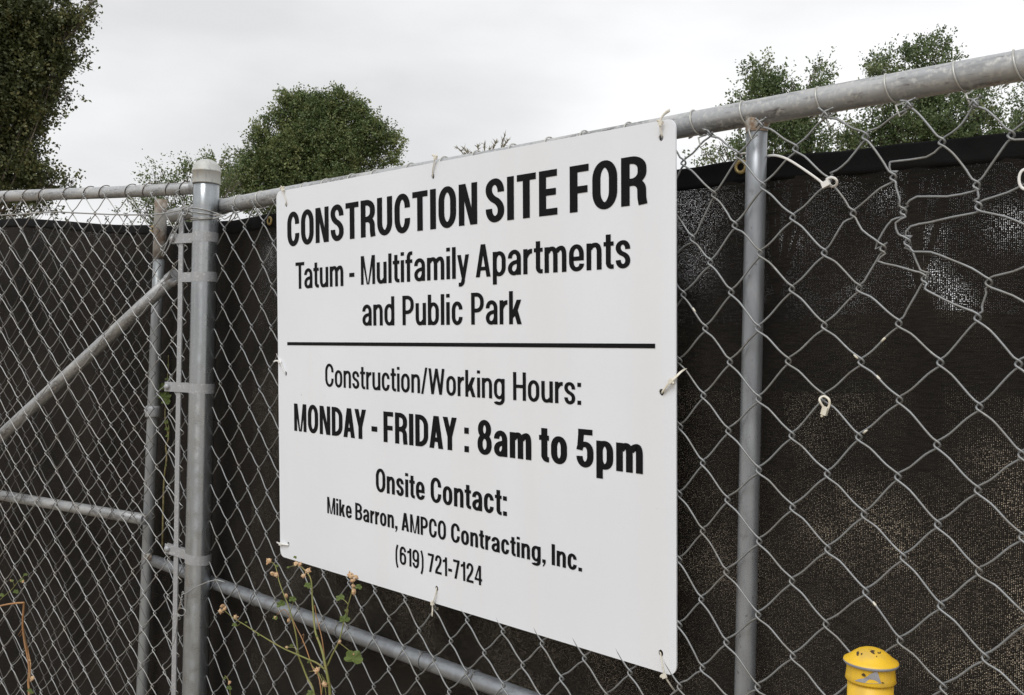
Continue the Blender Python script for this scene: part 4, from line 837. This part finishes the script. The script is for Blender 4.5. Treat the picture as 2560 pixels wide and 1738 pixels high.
# ------------------------------------------------------------------ plants
a4 = lambda x, y: (500 + x / 2.905, 1300 + y / 2.905)
def mallow_leaf(mb, c, r, n, up, seed, sq=1.):
    g = random.Random(seed); n = n / np.linalg.norm(n); x = np.cross(up, n); x /= np.linalg.norm(x); y = np.cross(n, x); V = [c - n * r * .1]; K = 30
    for k in range(K):
        t = 2 * math.pi * k / K; rad = r * (.80 + .17 * abs(math.cos(2.5 * t)) + .05 * g.uniform(-1, 1)) * (1 - .55 * max(0, math.cos(t + math.pi / 2)) ** 6)
        V.append(c + x * math.cos(t) * rad + y * math.sin(t) * rad * sq + n * r * .16 * math.cos(5 * t))
    mb.add(V, [(0, 1 + k, 1 + (k + 1) % K) for k in range(K)])
def pod(mb, c, r, seed):
    g = random.Random(seed); k = max(1, int(r / .0045))
    for q in range(k):
        cc = c + np.array([g.gauss(0, 1), g.gauss(0, 1), g.gauss(0, 1)]) * r * (.38 if k > 1 else 0); ax = np.array([g.gauss(0, .6), -.5 + g.gauss(0, .6), g.gauss(.3, .6)]); ax /= np.linalg.norm(ax)
        rr_ = min(r * .85, .0080) * g.uniform(.8, 1.15); lathe(mb, cc, [(.0002, -rr_ * .6), (rr_ * .6, -rr_ * .5), (rr_, 0), (rr_ * .75, rr_ * .5), (rr_ * .2, rr_ * .62)], 7, axis=ax)
        u = np.cross(ax, [0, 0, 1.0]); u /= np.linalg.norm(u) + 1e-9; v = np.cross(ax, u)
        for p in range(5):
            t = 2 * math.pi * p / 5 + g.random(); d = u * math.cos(t) + v * math.sin(t); s_ = np.cross(ax, d) * rr_ * .55
            mb.add([cc + d * rr_ * .6 - s_ - ax * rr_ * .3, cc + d * rr_ * .6 + s_ - ax * rr_ * .3, cc + d * rr_ * 1.45 + ax * rr_ * g.uniform(-.2, .9)], [(0, 1, 2)])
def setrnd(o, lo=0, hi=1):
    at = o.data.attributes.new('rnd', 'FLOAT', 'FACE'); n = len(o.data.polygons); at.data.foreach_set('value', np.linspace(lo, hi, n) * .6 + rng.random(n) * .4 * (hi - lo))
def plant(label, name, fr, off, cv, stems, leaves, pods, base, m=M_stemg, cat='weed', stem_names=True):
    T = thing(name, label, cat, base)
    for q, (P, r0_, r1_, mm) in enumerate(stems):
        pts = []
        for k, p in enumerate(P): pts.append(fr.px(*cv(*p), off + .012 * math.sin(q * 2 + k * .5)))
        mb = MB(); S_ = spline(pts, 4); tube(mb, S_, np.linspace(r0_, r1_, len(S_)), 7); mb.build('stem', mm or m, T)
    for q, (x, y, r, lo) in enumerate(leaves):
        g = random.Random(q + 5); c = fr.px(*cv(x, y), off + .014); Z = c[1]; mb = MB(); mallow_leaf(mb, c, r / 2.905 * Z / FPX, np.array([g.uniform(-.6, .5), -1, g.uniform(.0, .9)]), np.array([g.uniform(-.4, .4), 0, 1]), q, .85)
        o = mb.build('leaf', M_mal, T, smooth=False); setrnd(o, lo, min(1, lo + .45))
    for q, (x, y, r) in enumerate(pods):
        c = fr.px(*cv(x, y), off + .012); mb = MB(); pod(mb, c, r / 2.905 * c[1] / FPX, q * 3 + 1); mb.build('seed_pod', M_pod, T, smooth=False)
    return T
st1 = [([(960, 1900), (945, 1272), (935, 1180), (915, 1080), (895, 980), (870, 900), (840, 820), (825, 700), (815, 560), (810, 460), (790, 400), (740, 345), (705, 315)], .0038, .0010, None),
       ([(925, 1060), (960, 980), (1010, 880), (1040, 760), (1075, 620), (1100, 530), (1115, 430)], .0020, .0009, None),
       ([(860, 1700), (830, 1272), (780, 1150), (745, 1060), (715, 980), (700, 850), (670, 720), (640, 620), (600, 520), (570, 430), (545, 330), (505, 300)], .0026, .0009, None),
       ([(905, 1085), (850, 1040), (780, 1010), (700, 975), (590, 925), (430, 830), (330, 765), (240, 710), (170, 650)], .0022, .0009, None),
       ([(900, 1500), (870, 1170), (820, 1080), (780, 960), (740, 860), (690, 760), (665, 690)], .0016, .0008, M_stemb),
       ([(905, 1000), (885, 860), (850, 720), (832, 620)], .0014, .0008, M_stemb),
       ([(1010, 890), (1060, 930), (1110, 970)], .0010, .0007, None), ([(1075, 610), (1050, 585), (1020, 565)], .0009, .0006, None), ([(1060, 740), (1075, 650), (1050, 655)], .0008, .0006, None),
       ([(660, 720), (620, 655), (590, 660), (560, 690)], .0009, .0006, M_stemb), ([(705, 985), (690, 930), (650, 925), (625, 915)], .0009, .0006, None), ([(880, 1140), (850, 1100), (790, 1100)], .0009, .0006, None),
       ([(930, 1200), (905, 1160), (880, 1120)], .001, .0006, None), ([(640, 690), (665, 640), (680, 585)], .0009, .0006, None), ([(705, 330), (670, 335), (640, 345)], .0008, .0006, None), ([(300, 745), (270, 770), (250, 765)], .0007, .0005, None),
       ([(860, 1400), (890, 1200), (860, 1120), (800, 1040)], .0014, .0008, None), ([(930, 1500), (905, 1350), (915, 1260), (890, 1140)], .0014, .0008, None), ([(740, 900), (755, 830), (730, 850)], .0007, .0005, M_stemb)]
lv1 = [(1115, 1002, 72, .35), (1050, 722, 42, .1), (1152, 488, 28, .2), (1018, 566, 36, .3), (588, 612, 36, .1), (672, 578, 30, .15), (782, 478, 30, .25), (250, 762, 20, .4), (545, 712, 22, .6), (800, 1262, 34, .2), (665, 912, 16, .4), (558, 335, 14, .3), (690, 272, 15, .4), (640, 345, 12, .4), (335, 745, 10, .4), (850, 845, 10, .3), (425, 835, 13, .4), (790, 1030, 14, .3), (1060, 660, 12, .5)]
pd1 = [(500, 298, 24), (530, 392, 24), (555, 398, 24), (700, 315, 24), (728, 322, 24), (785, 368, 25), (752, 405, 20), (1095, 405, 30), (1135, 415, 28), (1110, 440, 26), (1112, 478, 20), (1118, 522, 26), (628, 550, 20), (150, 665, 24), (165, 625, 22), (182, 645, 20), (258, 705, 22), (645, 730, 18), (545, 708, 16), (1015, 886, 22), (850, 1092, 26), (905, 1195, 26), (870, 752, 8), (630, 925, 12), (1115, 975, 8)]
plant('dried mallow weed with tan seed pods and green leaves below the sign', 'mallow_plant', RF, .045, a4, st1, lv1, pd1, RF.pt(.6, 0, .05))
plant('tiny mallow sprig close to the foot of the terminal post', 'mallow_plant', RF, .02, a4, [([(230, 1600), (222, 1300), (212, 1200), (200, 1150), (180, 1130)], .0014, .0006, None)], [(210, 1222, 22, .2), (178, 1150, 14, .2)], [(215, 1180, 14)], RF.pt(.13, 0, .02))
st2 = [([(-120, 660), (0, 625), (90, 608), (175, 601)], .0022, .0030, M_stemb), ([(175, 601), (172, 640), (165, 760), (178, 880), (198, 980), (212, 1080), (206, 1180), (212, 1272), (220, 1700), (230, 2400)], .0030, .0036, M_stemb),
       ([(170, 800), (188, 880), (214, 1000), (222, 1060), (212, 1180)], .0018, .0020, M_stemb), ([(165, 780), (150, 810), (128, 840)], .0007, .0004, M_stemb), ([(165, 790), (158, 830), (140, 850)], .0007, .0004, M_stemb)]
plant('bent orange-brown dead stalk in front of the left fence run', 'dead_stalk', LF, .09, a3, st2, [(215, 1240, 20, .3), (232, 1255, 14, .3)], [(236, 1150, 20), (215, 1020, 10), (222, 1045, 8)], LF.pt(-.8, 0, .09), cat='stalk')
plant('green sprig with yellow buds at the left picture edge', 'mallow_plant', LF, .06, a3, [([(-150, 760), (-40, 640), (0, 580), (80, 510), (130, 450), (180, 400)], .0014, .0007, None), ([(105, 480), (95, 455), (88, 445)], .0007, .0005, None), ([(150, 430), (165, 442)], .0007, .0005, None)],
      [(115, 522, 22, .1), (185, 398, 16, .2), (15, 548, 20, .7), (88, 443, 14, .7), (160, 440, 18, .5)], [(168, 446, 12), (80, 440, 10)], LF.pt(-.95, 0, .06))
a2 = lambda x, y: (x / 2.869, 850 + y / 2.869)
plant('narrow vine with one bright green leaf in the gap beside the upright', 'vine', RF, SO + .012, a2, [([(1165, 1500), (1176, 1030), (1196, 850), (1190, 760), (1208, 700), (1184, 560), (1192, 400), (1205, 240), (1208, 110)], .0032, .0012, M_stemd), ([(1205, 720), (1212, 640), (1200, 570)], .0015, .001, None)],
      [(1183, 340, 46, .3), (1180, 400, 50, .3), (1190, 440, 40, .3), (1196, 280, 18, .2), (1206, 180, 10, .2), (1190, 590, 20, .7), (1196, 640, 18, .8), (1200, 690, 16, .8), (1190, 900, 10, .8)], [], RF.pt(-.29, 0, SO), cat='plant')
